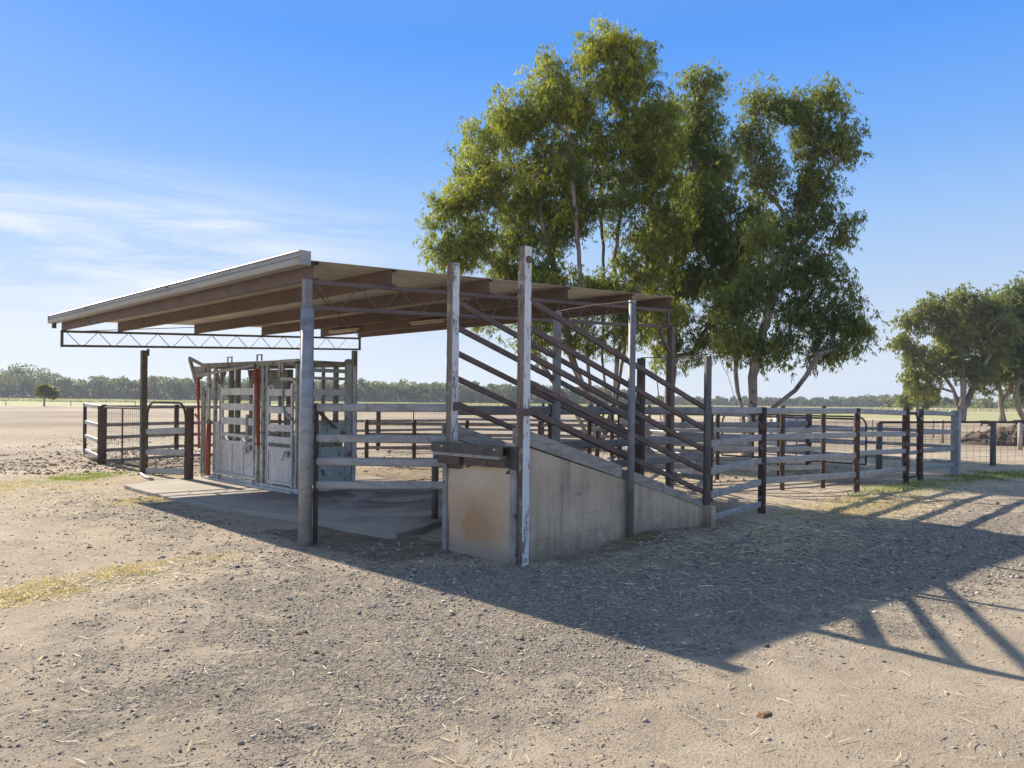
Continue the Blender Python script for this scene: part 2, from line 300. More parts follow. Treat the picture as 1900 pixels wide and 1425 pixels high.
class MB:
    def __init__(s): s.v = []; s.f = []; s.mi = []
    def add(s, vs_, fs, mi=0):
        b = len(s.v); s.v += [tuple(x) for x in vs_]; s.f += [tuple(b + i for i in f) for f in fs]; s.mi += [mi] * len(fs); return s
    def box(s, x0, x1, y0, y1, z0, z1, mi=0):
        return s.add([(x0, y0, z0), (x1, y0, z0), (x1, y1, z0), (x0, y1, z0), (x0, y0, z1), (x1, y0, z1), (x1, y1, z1), (x0, y1, z1)],
                     [(0, 3, 2, 1), (4, 5, 6, 7), (0, 1, 5, 4), (1, 2, 6, 5), (2, 3, 7, 6), (3, 0, 4, 7)], mi)
    def sweep(s, p, q, prof, up=(0, 0, 1), mi=0, q_prof=None):
        p = Vector(p); q = Vector(q); d = (q - p).normalized(); up = Vector(up)
        sx = d.cross(up)
        if sx.length < 1e-4: sx = d.cross(Vector((1, 0, 0)))
        sx.normalize(); sy = sx.cross(d).normalized(); n = len(prof); qp = q_prof or prof
        vs_ = [p + sx * a + sy * b for a, b in prof] + [q + sx * a + sy * b for a, b in qp]
        fs = [(i, i + n, (i + 1) % n + n, (i + 1) % n) for i in range(n)] + [tuple(range(n)), tuple(range(2 * n - 1, n - 1, -1))]
        return s.add(vs_, fs, mi)
    def beam(s, p, q, w_, h_, up=(0, 0, 1), mi=0):
        a, b = w_ / 2, h_ / 2; c = min(a, b) * 0.14
        return s.sweep(p, q, [(-a + c, -b), (a - c, -b), (a, -b + c), (a, b - c), (a - c, b), (-a + c, b), (-a, b - c), (-a, -b + c)], up, mi)
    def tube(s, pts, r, n=10, mi=0, caps=True):
        pts = [Vector(p) for p in pts]; k = len(pts); rr = r if isinstance(r, (list, tuple)) else [r] * k
        b = len(s.v); ref = None
        for i, p in enumerate(pts):
            d = (pts[min(i + 1, k - 1)] - pts[max(i - 1, 0)]).normalized()
            if ref is None: ref = d.cross(Vector((0, 0, 1))); ref = ref if ref.length > 1e-3 else Vector((1, 0, 0))
            sx = (ref - d * ref.dot(d)).normalized(); sy = d.cross(sx); ref = sx
            s.v += [tuple(p + (sx * math.cos(2 * math.pi * j / n) + sy * math.sin(2 * math.pi * j / n)) * rr[i]) for j in range(n)]
        for i in range(k - 1):
            for j in range(n):
                s.f.append((b + i * n + j, b + i * n + (j + 1) % n, b + (i + 1) * n + (j + 1) % n, b + (i + 1) * n + j)); s.mi.append(mi)
        if caps: s.f += [tuple(b + j for j in reversed(range(n))), tuple(b + (k - 1) * n + j for j in range(n))]; s.mi += [mi, mi]
        return s
    def prism(s, poly, axis, t0, t1, mi=0):
        # poly of 2-D points extruded along axis ('x': (y,z); 'y': (x,z); 'z': (x,y))
        def P(a, b, t): return {'x': (t, a, b), 'y': (a, t, b), 'z': (a, b, t)}[axis]
        n = len(poly)
        vs_ = [P(a, b, t0) for a, b in poly] + [P(a, b, t1) for a, b in poly]
        return s.add(vs_, [(i, (i + 1) % n, (i + 1) % n + n, i + n) for i in range(n)] + [tuple(reversed(range(n))), tuple(range(n, 2 * n))], mi)
    def build(s, name, mat, parent=None, smooth=False):
        me = bpy.data.meshes.new(name)
        off = root_of(parent).location if parent else Vector((0, 0, 0)); v = np.array(s.v, dtype=np.float32)
        loc = None
        if parent: v = v - np.array(off, dtype=np.float32)
        me.from_pydata(v.tolist(), [], s.f)
        if max(s.mi) > 0: me.polygons.foreach_set('material_index', s.mi)
        me.update()
        bm_fix(me)
        return link_mesh(name, me, mat, parent, smooth)
import bmesh
def bm_fix(me):
    b = bmesh.new(); b.from_mesh(me); bmesh.ops.recalc_face_normals(b, faces=b.faces); b.to_mesh(me); b.free()

def stadium(w_, h_, n=4):
    # oval cattle rail section: flat sides, rounded edges
    r = w_ / 2; pr = []
    for k in range(n + 1):
        a = -math.pi / 2 + math.pi * (k / n) - math.pi / 2 + math.pi / 2
        pr.append((r * math.cos(a + 0.0) if False else r * math.sin(math.pi * k / n - math.pi / 2), 0))
    pts = []
    for k in range(n + 1):
        a = math.pi + math.pi * k / n; pts.append((r * math.cos(a), -h_ / 2 + r * 0.8 + r * 0.8 * math.sin(a)))
    for k in range(n + 1):
        a = math.pi * k / n; pts.append((r * math.cos(a), h_ / 2 - r * 0.8 + r * 0.8 * math.sin(a)))
    return pts
OVAL = stadium(0.045, 0.105)
OVAL_S = stadium(0.04, 0.09)

def quads_mesh(name, V, nper, mat, parent=None, tint=None, loc=None, smooth=False, kfaces=None):
    """V: (n*nper,3) array; one nper-gon per group (or kfaces pattern)"""
    n = len(V) // nper
    me = bpy.data.meshes.new(name); me.vertices.add(len(V)); me.vertices.foreach_set('co', V.astype(np.float32).ravel())
    if kfaces is None: pat = np.arange(nper)[None, :]; fl = np.array([nper])
    else: pat = None
    if kfaces is None:
        idx = np.arange(n * nper, dtype=np.int32); starts = np.arange(n, dtype=np.int32) * nper; tot = len(starts)
    else:
        k = len(kfaces[0]); kf = np.array(kfaces, dtype=np.int32)
        idx = (np.arange(n, dtype=np.int32)[:, None, None] * nper + kf[None]).ravel(); tot = n * len(kfaces); starts = np.arange(tot, dtype=np.int32) * k
    me.loops.add(len(idx)); me.loops.foreach_set('vertex_index', idx); me.polygons.add(tot); me.polygons.foreach_set('loop_start', starts)
    me.update(calc_edges=True); me.validate()
    if tint is not None:
        a = me.attributes.new('tint', 'FLOAT', 'POINT'); a.data.foreach_set('value', np.repeat(tint, nper).astype(np.float32))
    return link_mesh(name, me, mat, parent, smooth, loc)

# value noise for terrain and zones
_G = np.random.default_rng(3).random((256, 256))
def vnoise(x, y, s):
    x = np.asarray(x) * s + 100.3; y = np.asarray(y) * s + 57.7
    xi = np.floor(x).astype(int); yi = np.floor(y).astype(int); fx = x - xi; fy = y - yi
    fx = fx * fx * (3 - 2 * fx); fy = fy * fy * (3 - 2 * fy); g = lambda i, j: _G[i % 256, j % 256]
    return (g(xi, yi) * (1 - fx) + g(xi + 1, yi) * fx) * (1 - fy) + (g(xi, yi + 1) * (1 - fx) + g(xi + 1, yi + 1) * fx) * fy
def fbm(x, y, s, o=4):
    t = 0; a = 1; n = 0
    for i in range(o): t = t + a * vnoise(x, y, s * 2.03 ** i); n += a; a *= 0.5
    return t / n
def sstep(a, b, x): t = np.clip((x - a) / (b - a), 0, 1); return t * t * (3 - 2 * t)
def blob(x, y, cx, cy, rx, ry, ang=0.0):
    c, s = math.cos(ang), math.sin(ang); dx = x - cx; dy = y - cy; u = (dx * c + dy * s) / rx; v = (-dx * s + dy * c) / ry
    return np.clip(1.25 - np.sqrt(u * u + v * v), 0, 1)
def depth_of(x, y): return (x - EYE.x) * FWD.x + (y - EYE.y) * FWD.y
def lat_of(x, y): return (x - EYE.x) * RGT.x + (y - EYE.y) * RGT.y
def at(lat, dep, z=0.0): return Vector((EYE.x + RGT.x * lat + FWD.x * dep, EYE.y + RGT.y * lat + FWD.y * dep, z))
VIEW_ANG = math.atan2(RGT.y, RGT.x)
def gz(x, y):
    x = np.asarray(x, dtype=float); y = np.asarray(y, dtype=float); d = np.hypot(x + 1, y + 1)
    h = (fbm(x, y, 0.5, 4) - 0.5) * 0.05 + (fbm(x, y, 3.0, 4) - 0.5) * 0.022
    rough = sstep(10.5, 13, y + 0.35 * x) * (x < 3.2) * sstep(32, 22, y)
    h = h + rough * (fbm(x + 9, y, 2.6, 4) - 0.45) * 0.08
    h = h + sstep(30, 120, d) * (fbm(x, y, 0.03, 3) - 0.5) * 0.5
    # soil banked against the ramp wall
    h = h + 0.13 * np.clip(1 - np.abs(x - 3.4) / 1.6, 0, 1) * np.clip(1 - np.abs(y + 2.6) / 0.55, 0, 1)
    ins = (x > 0.35) & (x < 5.2) & (y > -0.4) & (y < 8.0)
    h = np.where(ins, np.minimum(h, 0.0) - 0.02, h)
    return h
def zones(x, y):
    dp = depth_of(x, y); lt = lat_of(x, y)
    n = fbm(x, y, 0.35, 4)
    near = sstep(26, 16, dp)
    gr = (0.25 + 0.55 * blob(x, y, -1.2, -3.2, 4.6, 2.2, 0.9) + 0.75 * blob(x, y, 3.6, -4.6, 5.0, 2.0, -0.1) + 0.35 * blob(x, y, 9.5, -5.2, 7, 2.0, 0.0) + 0.35 * blob(x, y, -0.6, 3.6, 1.0, 3.6)) * near
    gr = gr * sstep(-1.0, 2.2, -np.abs(0.0) + dp - 2.0) * np.where((x > 1.7) & (y > -1.5), 0.15, 1.0)
    gr = gr - 0.25 * blob(x, y, -1.0, -7.2, 4.2, 1.6, -0.5)
    st = 0.85 * blob(x, y, -2.6, -0.55, 1.7, 0.42, 0.25) + 0.75 * blob(x, y, 9.0, -3.3, 3.6, 0.75) + 0.45 * blob(x, y, -1.0, 8.6, 2.6, 3.0) + 0.6 * blob(x, y, 22, -1, 9, 3.5) + 0.4 * blob(x, y, 5.0, -3.8, 3.5, 0.8)
    gn = 0.6 * blob(x, y, 0.45, 9.9, 1.15, 0.75, 0.6) + 0.4 * blob(x, y, -0.9, 8.9, 1.6, 1.4) + 0.5 * blob(x, y, 0.6, 12.4, 1.3, 0.7) + 0.33 * blob(x, y, 12.3, -2.6, 4.5, 0.7) + 0.36 * blob(x, y, 17.5, -3.2, 3.0, 1.1) + 0.45 * blob(x, y, 0.35, 5.2, 1.1, 0.55, 0.3)
    # pastures: dry paddock near, green beyond, bleached strip before the trees
    pdry = (0.75 + 0.9 * (fbm(x, y, 0.07, 4) - 0.5)) * sstep(14, 30, y) * (lt < 6) * 0.55 + sstep(24, 40, dp) * (lt >= 6) * 0.45
    st = np.maximum(st, pdry * (0.75 + 0.5 * (n - 0.5)))
    far = sstep(128, 150, dp) * (lt <= 0.1 * dp) + sstep(88, 100, dp) * (lt > 0.1 * dp)
    gn = gn * (0.5 + fbm(x, y, 1.2, 3)); gn = np.where(far > 0, np.maximum(gn, far * (0.62 + 0.9 * (fbm(x, y, 0.02, 3) - 0.5))), gn)
    bl = sstep(330, 380, dp); gn = gn * (1 - bl); st = np.where(dp > 330, np.maximum(st, bl), st)
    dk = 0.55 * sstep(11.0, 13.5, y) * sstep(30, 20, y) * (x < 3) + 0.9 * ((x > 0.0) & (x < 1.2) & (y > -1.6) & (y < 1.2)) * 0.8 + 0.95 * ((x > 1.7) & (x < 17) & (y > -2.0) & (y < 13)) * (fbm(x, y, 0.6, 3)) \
        + 0.5 * blob(x, y, 5.2, -2.2, 1.5, 0.8) + 0.75 * blob(x, y, 2.9, -2.72, 2.6, 0.42)  # inside the yard, dk mixes manure-dark dirt with painted shade
    dk = np.maximum(dk, 0.62 * sstep(20, 34, dp) * (1 - far) * (0.6 + 0.8 * fbm(x, y, 0.09, 3)))
    return np.stack([np.clip(gr, 0, 1), np.clip(st, 0, 1), np.clip(gn, 0, 1), np.clip(dk, 0, 1)], -1)

# ------------------------------------------------------------------ ground
def make_ground():
    n = 281; t = np.linspace(-1, 1, 2 * n + 1)
    k = 6.75; c = 3200 / math.sinh(k); ax = c * np.sinh(k * t)
    X, Y = np.meshgrid(ax - 1.0, ax - 3.0, indexing='ij'); Z = gz(X, Y)
    V = np.stack([X, Y, Z], -1).reshape(-1, 3); q = 2 * n + 1
    i, j = np.meshgrid(np.arange(q - 1), np.arange(q - 1), indexing='ij'); a = (i * q + j).ravel()
    F_ = np.stack([a, a + q, a + q + 1, a + 1], -1)
    me = bpy.data.meshes.new('ground'); me.vertices.add(len(V)); me.vertices.foreach_set('co', V.astype(np.float32).ravel())
    me.loops.add(F_.size); me.loops.foreach_set('vertex_index', F_.ravel().astype(np.int32)); me.polygons.add(len(F_)); me.polygons.foreach_set('loop_start', np.arange(len(F_), dtype=np.int32) * 4)
    me.update(calc_edges=True)
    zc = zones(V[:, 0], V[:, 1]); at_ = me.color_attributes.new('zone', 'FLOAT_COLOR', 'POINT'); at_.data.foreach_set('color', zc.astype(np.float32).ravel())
    o = link_mesh('ground', me, 'ground', smooth=True); tag(o, kind='structure')
make_ground()

# concrete slab under the shed
def make_slab():
    poly = [(0.36, 7.3), (0.32, 6.2), (0.30, 5.0), (0.52, 3.2), (0.88, 1.45), (0.96, 0.4), (1.04, -0.40), (1.45, -0.30), (2.2, 0.1), (4.9, 1.2), (5.1, 7.6), (2.6, 8.05), (1.1, 7.9)]
    # refine edge with small breaks
    pts = []
    for i in range(len(poly)):
        a, b = Vector(poly[i]), Vector(poly[(i + 1) % len(poly)]); k = max(2, int((b - a).length / 0.16))
        for j in range(k):
            p = a.lerp(b, j / k); pts.append((p.x + random.uniform(-1, 1) * 0.014, p.y + random.uniform(-1, 1) * 0.014))
    b = bmesh.new(); vs_ = [b.verts.new((x, y, 0.055)) for x, y in pts]; f = b.faces.new(vs_)
    r = bmesh.ops.extrude_face_region(b, geom=[f]); 
    for v in [g for g in r['geom'] if isinstance(g, bmesh.types.BMVert)]: v.co.z = -0.12
    bmesh.ops.recalc_face_normals(b, faces=b.faces); me = bpy.data.meshes.new('concrete_slab'); b.to_mesh(me); b.free()
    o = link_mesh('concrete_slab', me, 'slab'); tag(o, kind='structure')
make_slab()

# ------------------------------------------------------------------ shed
def shed():
    root = empty('open_shed', (0, 0, 0), 'open skillion cattle shed with zinc roof, red oxide purlins and lattice trusses on posts', 'shed')
    SL = 0.0453
    def zc(x): return 3.14 + SL * x
    # roof sheet: ribs run up the slope (x), profile repeats along y
    m = MB(); y = -0.12; prof = []
    while y < 10.32:
        prof += [(y, 0), (y + 0.12, 0), (y + 0.135, 0.026), (y + 0.175, 0.026)]; y += 0.19
    prof.append((y, 0))
    xs = np.linspace(-0.10, 7.58, 9); n = len(prof)
    for t in (0.0, -0.0016):
        for x in xs:
            for a, b in prof: m.v.append((x, a, 0.208 + zc(x) + b + t))
    q = len(xs)
    for k in range(2):
        for i in range(q - 1):
            for j in range(n - 1):
                a = k * q * n + i * n + j; m.f.append((a, a + n, a + n + 1, a + 1)); m.mi.append(0)
    for j in range(n - 1):
        for i in (0, q - 1):
            a = i * n + j; b = q * n + i * n + j; m.f.append((a, a + 1, b + 1, b)); m.mi.append(0)
    for i in range(q - 1):
        for j in (0, n - 1):
            a = i * n + j; b = q * n + i * n + j; m.f.append((a, a + n, b + n, b)); m.mi.append(0)
    sheet = m.build('roof_sheet', 'zinc_roof', root)
    # gutter with ribbed outer face
    gp = [(-0.105, 3.455), (-0.112, 3.455), (-0.172, 3.452), (-0.188, 3.440), (-0.188, 3.432), (-0.158, 3.418), (-0.158, 3.400), (-0.190, 3.388), (-0.190, 3.378), (-0.160, 3.366), (-0.160, 3.350), (-0.188, 3.338), (-0.186, 3.318), (-0.172, 3.292), (-0.165, 3.286), (-0.030, 3.286), (-0.030, 3.335), (-0.036, 3.335), (-0.036, 3.292), (-0.160, 3.292), (-0.168, 3.345), (-0.166, 3.44), (-0.105, 3.445)]
    g = MB()
    gp2 = [(a, b) for a, b in gp]
    for y0, y1, o_ in ((-0.12, 3.9, 0.0), (3.88, 7.9, 0.0015), (7.88, 10.45, 0.0)):
        g.prism([(a - o_, b + o_) for a, b in gp2], 'y', y0, y1)
    g.box(-0.185, -0.030, -0.1235, -0.1205, 3.288, 3.452); g.box(-0.185, -0.030, 10.4505, 10.4535, 3.288, 3.452)
    gt = g.build('gutter', 'gutter', root)
    MB().tube([(-0.10, 10.30, 3.30), (-0.10, 10.30, 3.18)], 0.045, 12).build('outlet_pipe', 'dark_steel', gt)
    # C purlins: web on the low side, flanges up the slope
    for i, x in enumerate((0.03, 1.15, 2.86, 4.57, 6.27, 7.45)):
        zb = zc(x) + 0.002; y0, y1 = -0.09, 10.26; m = MB()
        m.box(x, x + 0.004, y0, y1, zb, zb + 0.2)
        m.box(x + 0.004, x + 0.07, y0, y1, zb, zb + 0.004); m.box(x + 0.004, x + 0.07, y0, y1, zb + 0.196, zb + 0.2)
        m.box(x + 0.066, x + 0.07, y0, y1, zb + 0.0045, zb + 0.02); m.box(x + 0.066, x + 0.07, y0, y1, zb + 0.18, zb + 0.1955)
        p = m.build('purlin', 'rust', root)
        for zz in (0.05, 0.15): MB().tube([(x + 0.004, -0.05, zb + zz), (x + 0.022, -0.05, zb + zz)], 0.011, 6).build('bolt', 'crush_pale', p)
    # lattice trusses
    def truss(y, x0, x1):
        m = MB(); t = root
        tr = None
        for nm, zo in (('top_chord', -0.027), ('bottom_chord', -0.333)):
            c = MB().beam((x0, y, zc(x0) + zo), (x1, y, zc(x1) + zo), 0.05, 0.05)
            if tr is None: tr = c.build('truss', 'rust' if y < 5 else 'dark_steel', root); tag(tr, 'red oxide lattice truss with zigzag rods' )
            else: c.build('chord', 'rust' if y < 5 else 'dark_steel', tr)
        for xx in (x0 + 0.025, x1 - 0.025):
            MB().beam((xx, y, zc(xx) - 0.3075), (xx, y, zc(xx) - 0.0525), 0.05, 0.05, up=(1, 0, 0)).build('end_strut', 'rust' if y < 5 else 'dark_steel', tr)
        wb = MB(); x = x0 + 0.12; P_ = 0.632
        while x + P_ < x1 + 0.15:
            a = min(x + P_ * 0.38, x1 - 0.06); b = min(x + P_ * 0.55, x1 - 0.06); c = min(x + P_ * 0.93, x1 - 0.06)
            wb.tube([(x, y, zc(x) - 0.052), (a, y, zc(a) - 0.308)], 0.008, 6)
            wb.tube([(b, y, zc(b) - 0.308), (c, y, zc(c) - 0.052)], 0.008, 6); x += P_
        wb.build('web_rods', 'rust' if y < 5 else 'dark_steel', tr)
        return tr
    truss(0.0, 0.0, 7.52); t2 = truss(10.2, 0.0, 7.50); t2['label'] = 'dark lattice truss at the far end against the sky'
    # posts
    MB().tube([(0, 0, -0.3), (0, 0, 2.79)], 0.079, 24).build('post', 'galv', root, True)['label'] = 'thick galvanised pipe post at the near corner'
    MB().box(-0.05, 0.04, -0.045, 0.045, 2.79, 3.14).build('post_head', 'galv_old', root)
    for p in root.children:
        if p.name.startswith('post') and not p.name.startswith('post_head'):
            MB().tube([(0, 0, 0.48), (0, 0, 0.50)], 0.0815, 24).build('collar', 'light_flat', p, True)
    f = MB(); f.box(1.64, 1.76, 10.14, 10.26, -0.3, 2.80); f.box(1.77, 1.80, 10.15, 10.25, 2.68, 2.84); f.build('post', 'dark_steel', root)
    MB().box(7.25, 7.37, 10.14, 10.26, -0.3, 3.10).build('post', 'dark_steel', root)
    MB().box(7.56, 7.67, -0.055, 0.055, -0.3, 3.16).build('post', 'rust', root)
    b = MB(); b.beam((7.28, 0, 3.115), (7.30, 0, 2.96), 0.05, 0.06, up=(0, 1, 0)); b.beam((7.295, 0, 2.97), (7.60, 0, 2.62), 0.05, 0.06, up=(0, 1, 0)); b.beam((7.28, 0, 3.13), (7.63, 0, 3.185), 0.05, 0.05); b.build('knee_brace', 'rust', root)
    # wind bracing rods under the purlins
    b = MB(); b.tube([(0.1, 0.15, 3.11), (7.3, 9.9, 3.43)], 0.008, 6); b.tube([(0.1, 9.9, 3.10), (7.3, 0.15, 3.42)], 0.008, 6); b.build('bracing_rod', 'rust', root)
    # fluorescent battens on the low face of a purlin
    for y0, y1 in ((8.35, 9.75), (4.9, 6.2)):
        lx = 6.255
        l = empty('light_fitting', (lx, (y0 + y1) / 2, 3.5), 'cream fluorescent light fitting %s under the shed roof' % ('nearest the far truss' if y0 > 8 else 'above the loading ramp'), 'light fitting', 'light fittings under the roof')
        MB().box(lx - 0.07, lx, y0, y1, 3.50, 3.545).build('housing', 'fix', l)
        MB().tube([(lx - 0.04, y0 + 0.06, 3.478), (lx - 0.04, y1 - 0.06, 3.478)], 0.016, 10).build('tube', 'crush_pale', l)
shed()

# ------------------------------------------------------------------ loading ramp
def ramp():
    root = empty('loading_ramp', (2.9, -1.95, 0), 'concrete cattle loading ramp with rusty sloping rails and two flaking white posts', 'loading ramp')
    top = [(1.03, 1.275), (1.95, 1.025), (2.86, 0.785), (3.8, 0.535), (4.66, 0.285)]
    def wall(y0, y1, nm):
        pts = [(1.03, -0.25)] + [(x, z + random.uniform(-.008, .008)) for x, z in top] + [(4.70, 0.24), (4.72, -0.25)]
        b = bmesh.new(); vs_ = [b.verts.new((x, y0, z)) for x, z in pts]; f = b.faces.new(vs_)
        r = bmesh.ops.extrude_face_region(b, geom=[f])
        for v in [g for g in r['geom'] if isinstance(g, bmesh.types.BMVert)]: v.co.y = y1
        bmesh.ops.recalc_face_normals(b, faces=b.faces); bmesh.ops.translate(b, vec=-root.location, verts=b.verts)
        me = bpy.data.meshes.new(nm); b.to_mesh(me); b.free(); o = link_mesh(nm, me, 'concrete', root)
        return o
    w1 = wall(-2.50, -2.34, 'side_wall'); wall(-1.46, -1.32, 'side_wall')
    # timber kerb boards laid on the walls, slightly proud
    for ya, yb in ((-2.515, -2.35), (-1.47, -1.31)):
        for (xa, za), (xb, zb), h0, h1 in (((1.13, 1.262), (2.84, 0.795), 0.165, 0.15), ((3.03, 0.745), (3.72, 0.558), 0.135, 0.115), ((3.73, 0.555), (4.66, 0.288), 0.115, 0.065)):
            m = MB(); k = 10; pr = []
            for i in range(k + 1):
                t = i / k; x = xa + (xb - xa) * t; pr.append((x, za + (zb - za) * t + (h0 + (h1 - h0) * t) + random.uniform(-.003, .003)))
            poly = [(xa, za + 0.002), (xb, zb + 0.002)] + pr[::-1]
            m.prism(poly, 'y', ya, yb); m.build('kerb_board', 'sleeper', root)
    # deck with cleats
    m = MB(); m.prism([(1.03, 1.10), (4.9, 0.03), (4.9, -0.05), (1.03, 1.02)], 'y', -2.34, -1.46)
    for i in range(13):
        x = 1.25 + i * 0.28; z = 1.10 - (x - 1.03) * 1.07 / 3.87; m.box(x, x + 0.05, -2.33, -1.47, z - 0.01, z + 0.035)
    m.build('deck', 'concrete', root)
    # dock face: buckled checker plate, framed by flats
    m = MB(); ny, nz_ = 26, 24
    for i in range(ny + 1):
        for j in range(nz_ + 1):
            t, s = i / ny, j / nz_; y = -2.46 + 1.04 * t; z = -0.05 + 1.05 * s
            bulge = 0.02 * math.sin(math.pi * s) * math.sin(math.pi * t) + 0.008 * math.sin(7 * s + 3 * t)
            yy = y + (0.035 * max(0, 0.35 - s) / 0.35 * (1 - t) * -0.2) + (0.05 * (0.5 - s) if t > 0.95 else 0) * -0.5
            m.v.append((1.018 - bulge, yy, z))
    for i in range(ny):
        for j in range(nz_): a = i * (nz_ + 1) + j; m.f.append((a, a + 1, a + nz_ + 2, a + nz_ + 1)); m.mi.append(0)
    o = m.build('checker_plate', 'checker', root); sm = o.modifiers.new('thick', 'SOLIDIFY'); sm.thickness = 0.006
    # the object origin sits at the root, so shift the pattern by using local coordinates in the material
    m = MB(); m.box(0.985, 1.02, -1.42, -1.355, -0.1, 1.0); m.build('edge_flat', 'light_flat', root)
    m = MB(); m.box(0.985, 1.02, -2.545, -2.465, -0.1, 0.99); m.build('edge_flat', 'light_flat', root)
    # bumper: bolted steel channel over worn blocks
    m = MB(); m.box(0.90, 0.905, -2.44, -1.25, 1.13, 1.235); m.box(0.9055, 1.02, -2.44, -1.25, 1.225, 1.235); m.box(0.9055, 1.02, -2.44, -1.25, 1.13, 1.14)
    m.box(0.892, 0.8995, -2.44, -1.25, 1.175, 1.19); m.box(0.893, 0.8995, -2.44, -1.25, 1.145, 1.152)
    bp = m.build('bumper', 'dark_steel', root)
    for yy in (-1.45, -2.32): MB().tube([(0.900, yy, 1.20), (0.882, yy, 1.20)], 0.013, 8).build('bolt', 'crush_pale', bp)
    MB().box(0.90, 1.015, -2.38, -1.27, 1.095, 1.128).build('packing_strip', 'light_flat', root)
    for ya, yb, z0 in ((-1.70, -1.33, 1.0), (-2.16, -1.78, 1.005), (-2.42, -2.17, 1.02)):
        MB().box(0.935, 1.01, ya, yb, z0, 1.09).build('timber_block', 'block', root)
    MB().box(0.98, 0.995, -1.775, -1.725, 0.97, 1.09).build('strap', 'light_flat', root)
    MB().box(1.0125, 1.026, -2.545, -1.30, 0.94, 1.235).build('back_plate', 'dark_steel', root)
    # small packed board jutting over the deck edge
    m = MB(); m.prism([(1.03, 1.24), (1.03, 1.45), (1.12, 1.44), (2.0, 1.18), (2.0, 1.05)], 'y', -1.30, -1.27); m.build('side_board', 'sleeper', root)
    # posts
    for y0 in (-2.61, -1.45):
        z0 = -0.2 if y0 < -2 else 1.24
        m = MB(); x0, x1, y1 = 1.03, 1.13, y0 + 0.10; segs = 22
        zt = 3.34 if y0 < -2 else 3.31
        # slightly uneven sawn post: rings of four corners
        ring = []
        for k in range(segs + 1):
            z = z0 + (zt - z0) * k / segs; j = lambda: random.uniform(-.0025, .0025)
            ring.append([(x0 + j(), y0 + j(), z), (x1 + j(), y0 + j(), z), (x1 + j(), y1 + j(), z), (x0 + j(), y1 + j(), z)])
        for k in range(segs + 1): m.v += ring[k]
        for k in range(segs):
            for q in range(4):
                a = k * 4 + q; b = k * 4 + (q + 1) % 4; m.f.append((a, b, b + 4, a + 4)); m.mi.append(1 if q == 3 else 0)
        m.f.append((3, 2, 1, 0)); m.mi.append(0); t = segs * 4; m.f.append((t, t + 1, t + 2, t + 3)); m.mi.append(1)
        po = m.build('post', ['white', 'timber'], root); po['label'] = 'flaking white timber post at the %s of the dock' % ('right' if y0 < -2 else 'left')
        br = MB()
        if y0 < -2: br.box(1.022, 1.137, -2.618, -2.51, 1.56, 1.64); MB().tube([(1.08, -2.612, 3.20), (1.08, -2.625, 3.20)], 0.04, 10).build('end_plate', 'rail_rust', po)
        else:
            br.box(1.05, 1.137, -1.457, -1.40, 1.60, 1.70)
        br.build('bracket', 'rail_rust', po)
    MB().tube([(2.955, -2.565, -0.1), (2.955, -2.565, 2.93)], 0.044, 16).build('post', 'galv_old', root, True)['label'] = 'tall grey pipe post halfway along the ramp'
    MB().tube([(2.955, -2.565, 2.932), (2.955, -2.565, 2.962)], 0.047, 16).build('post_cap', 'galv', root, True)
    MB().box(2.80, 2.88, -1.475, -1.395, 0.2, 2.90).build('post', 'galv_old', root)
    MB().tube([(4.80, -2.50, -0.1), (4.80, -2.50, 2.375)], 0.052, 14).build('post', 'grey_post', root, True)
    MB().box(4.70, 4.79, -1.45, -1.36, -0.1, 2.38).build('post', 'post_brown', root)
    m = MB(); m.tube([(2.955, -2.565, 2.955), (2.90, -2.0, 2.945), (2.84, -1.43, 2.905)], 0.009, 6); m.build('tie_rod', 'rail_rust', root); m = MB(); m.tube([(4.80, -2.5, 2.37), (4.745, -1.4, 2.39)], 0.008, 6); m.build('tie_rod', 'rail_rust', root); m = MB()
    m.tube([(4.80, -2.5, 2.40), (4.78, -2.42, 2.41), (4.77, -2.33, 2.38), (4.775, -2.32, 2.31), (4.79, -2.38, 2.28), (4.80, -2.46, 2.29)], 0.01, 6); m.build('hook_loop', 'rail_rust', root)
    # sloping rails
    for side, y, xs_ in (('near', -2.462, 1.10), ('far', -1.405, 1.08)):
        for k in range(5):
            z0 = (2.855 if side == 'near' else 2.88) - 0.295 * k
            x1 = 4.76; z1 = z0 - 0.325 * (x1 - xs_)
            MB().beam((xs_, y, z0), (x1, y, z1), 0.042, 0.062).build('rail', 'rail_rust', root)
    # kerb stone at the tail of the ramp
    m = MB(); m.box(4.725, 4.84, -2.62, -2.47, -0.2, 0.30); m.build('tail_block', 'concrete', root)
ramp()
# checker and concrete materials use object coordinates: move those meshes so local == world
for o in list(bpy.data.objects):
    if o.type == 'MESH' and o.parent and o.parent.name == 'loading_ramp' and o.active_material and o.active_material.name in ('rust_stained_checker_plate', 'stained_render_concrete'):
        r = o.parent.location.copy(); o.data.transform(Matrix.Translation(r)); o.location = -r

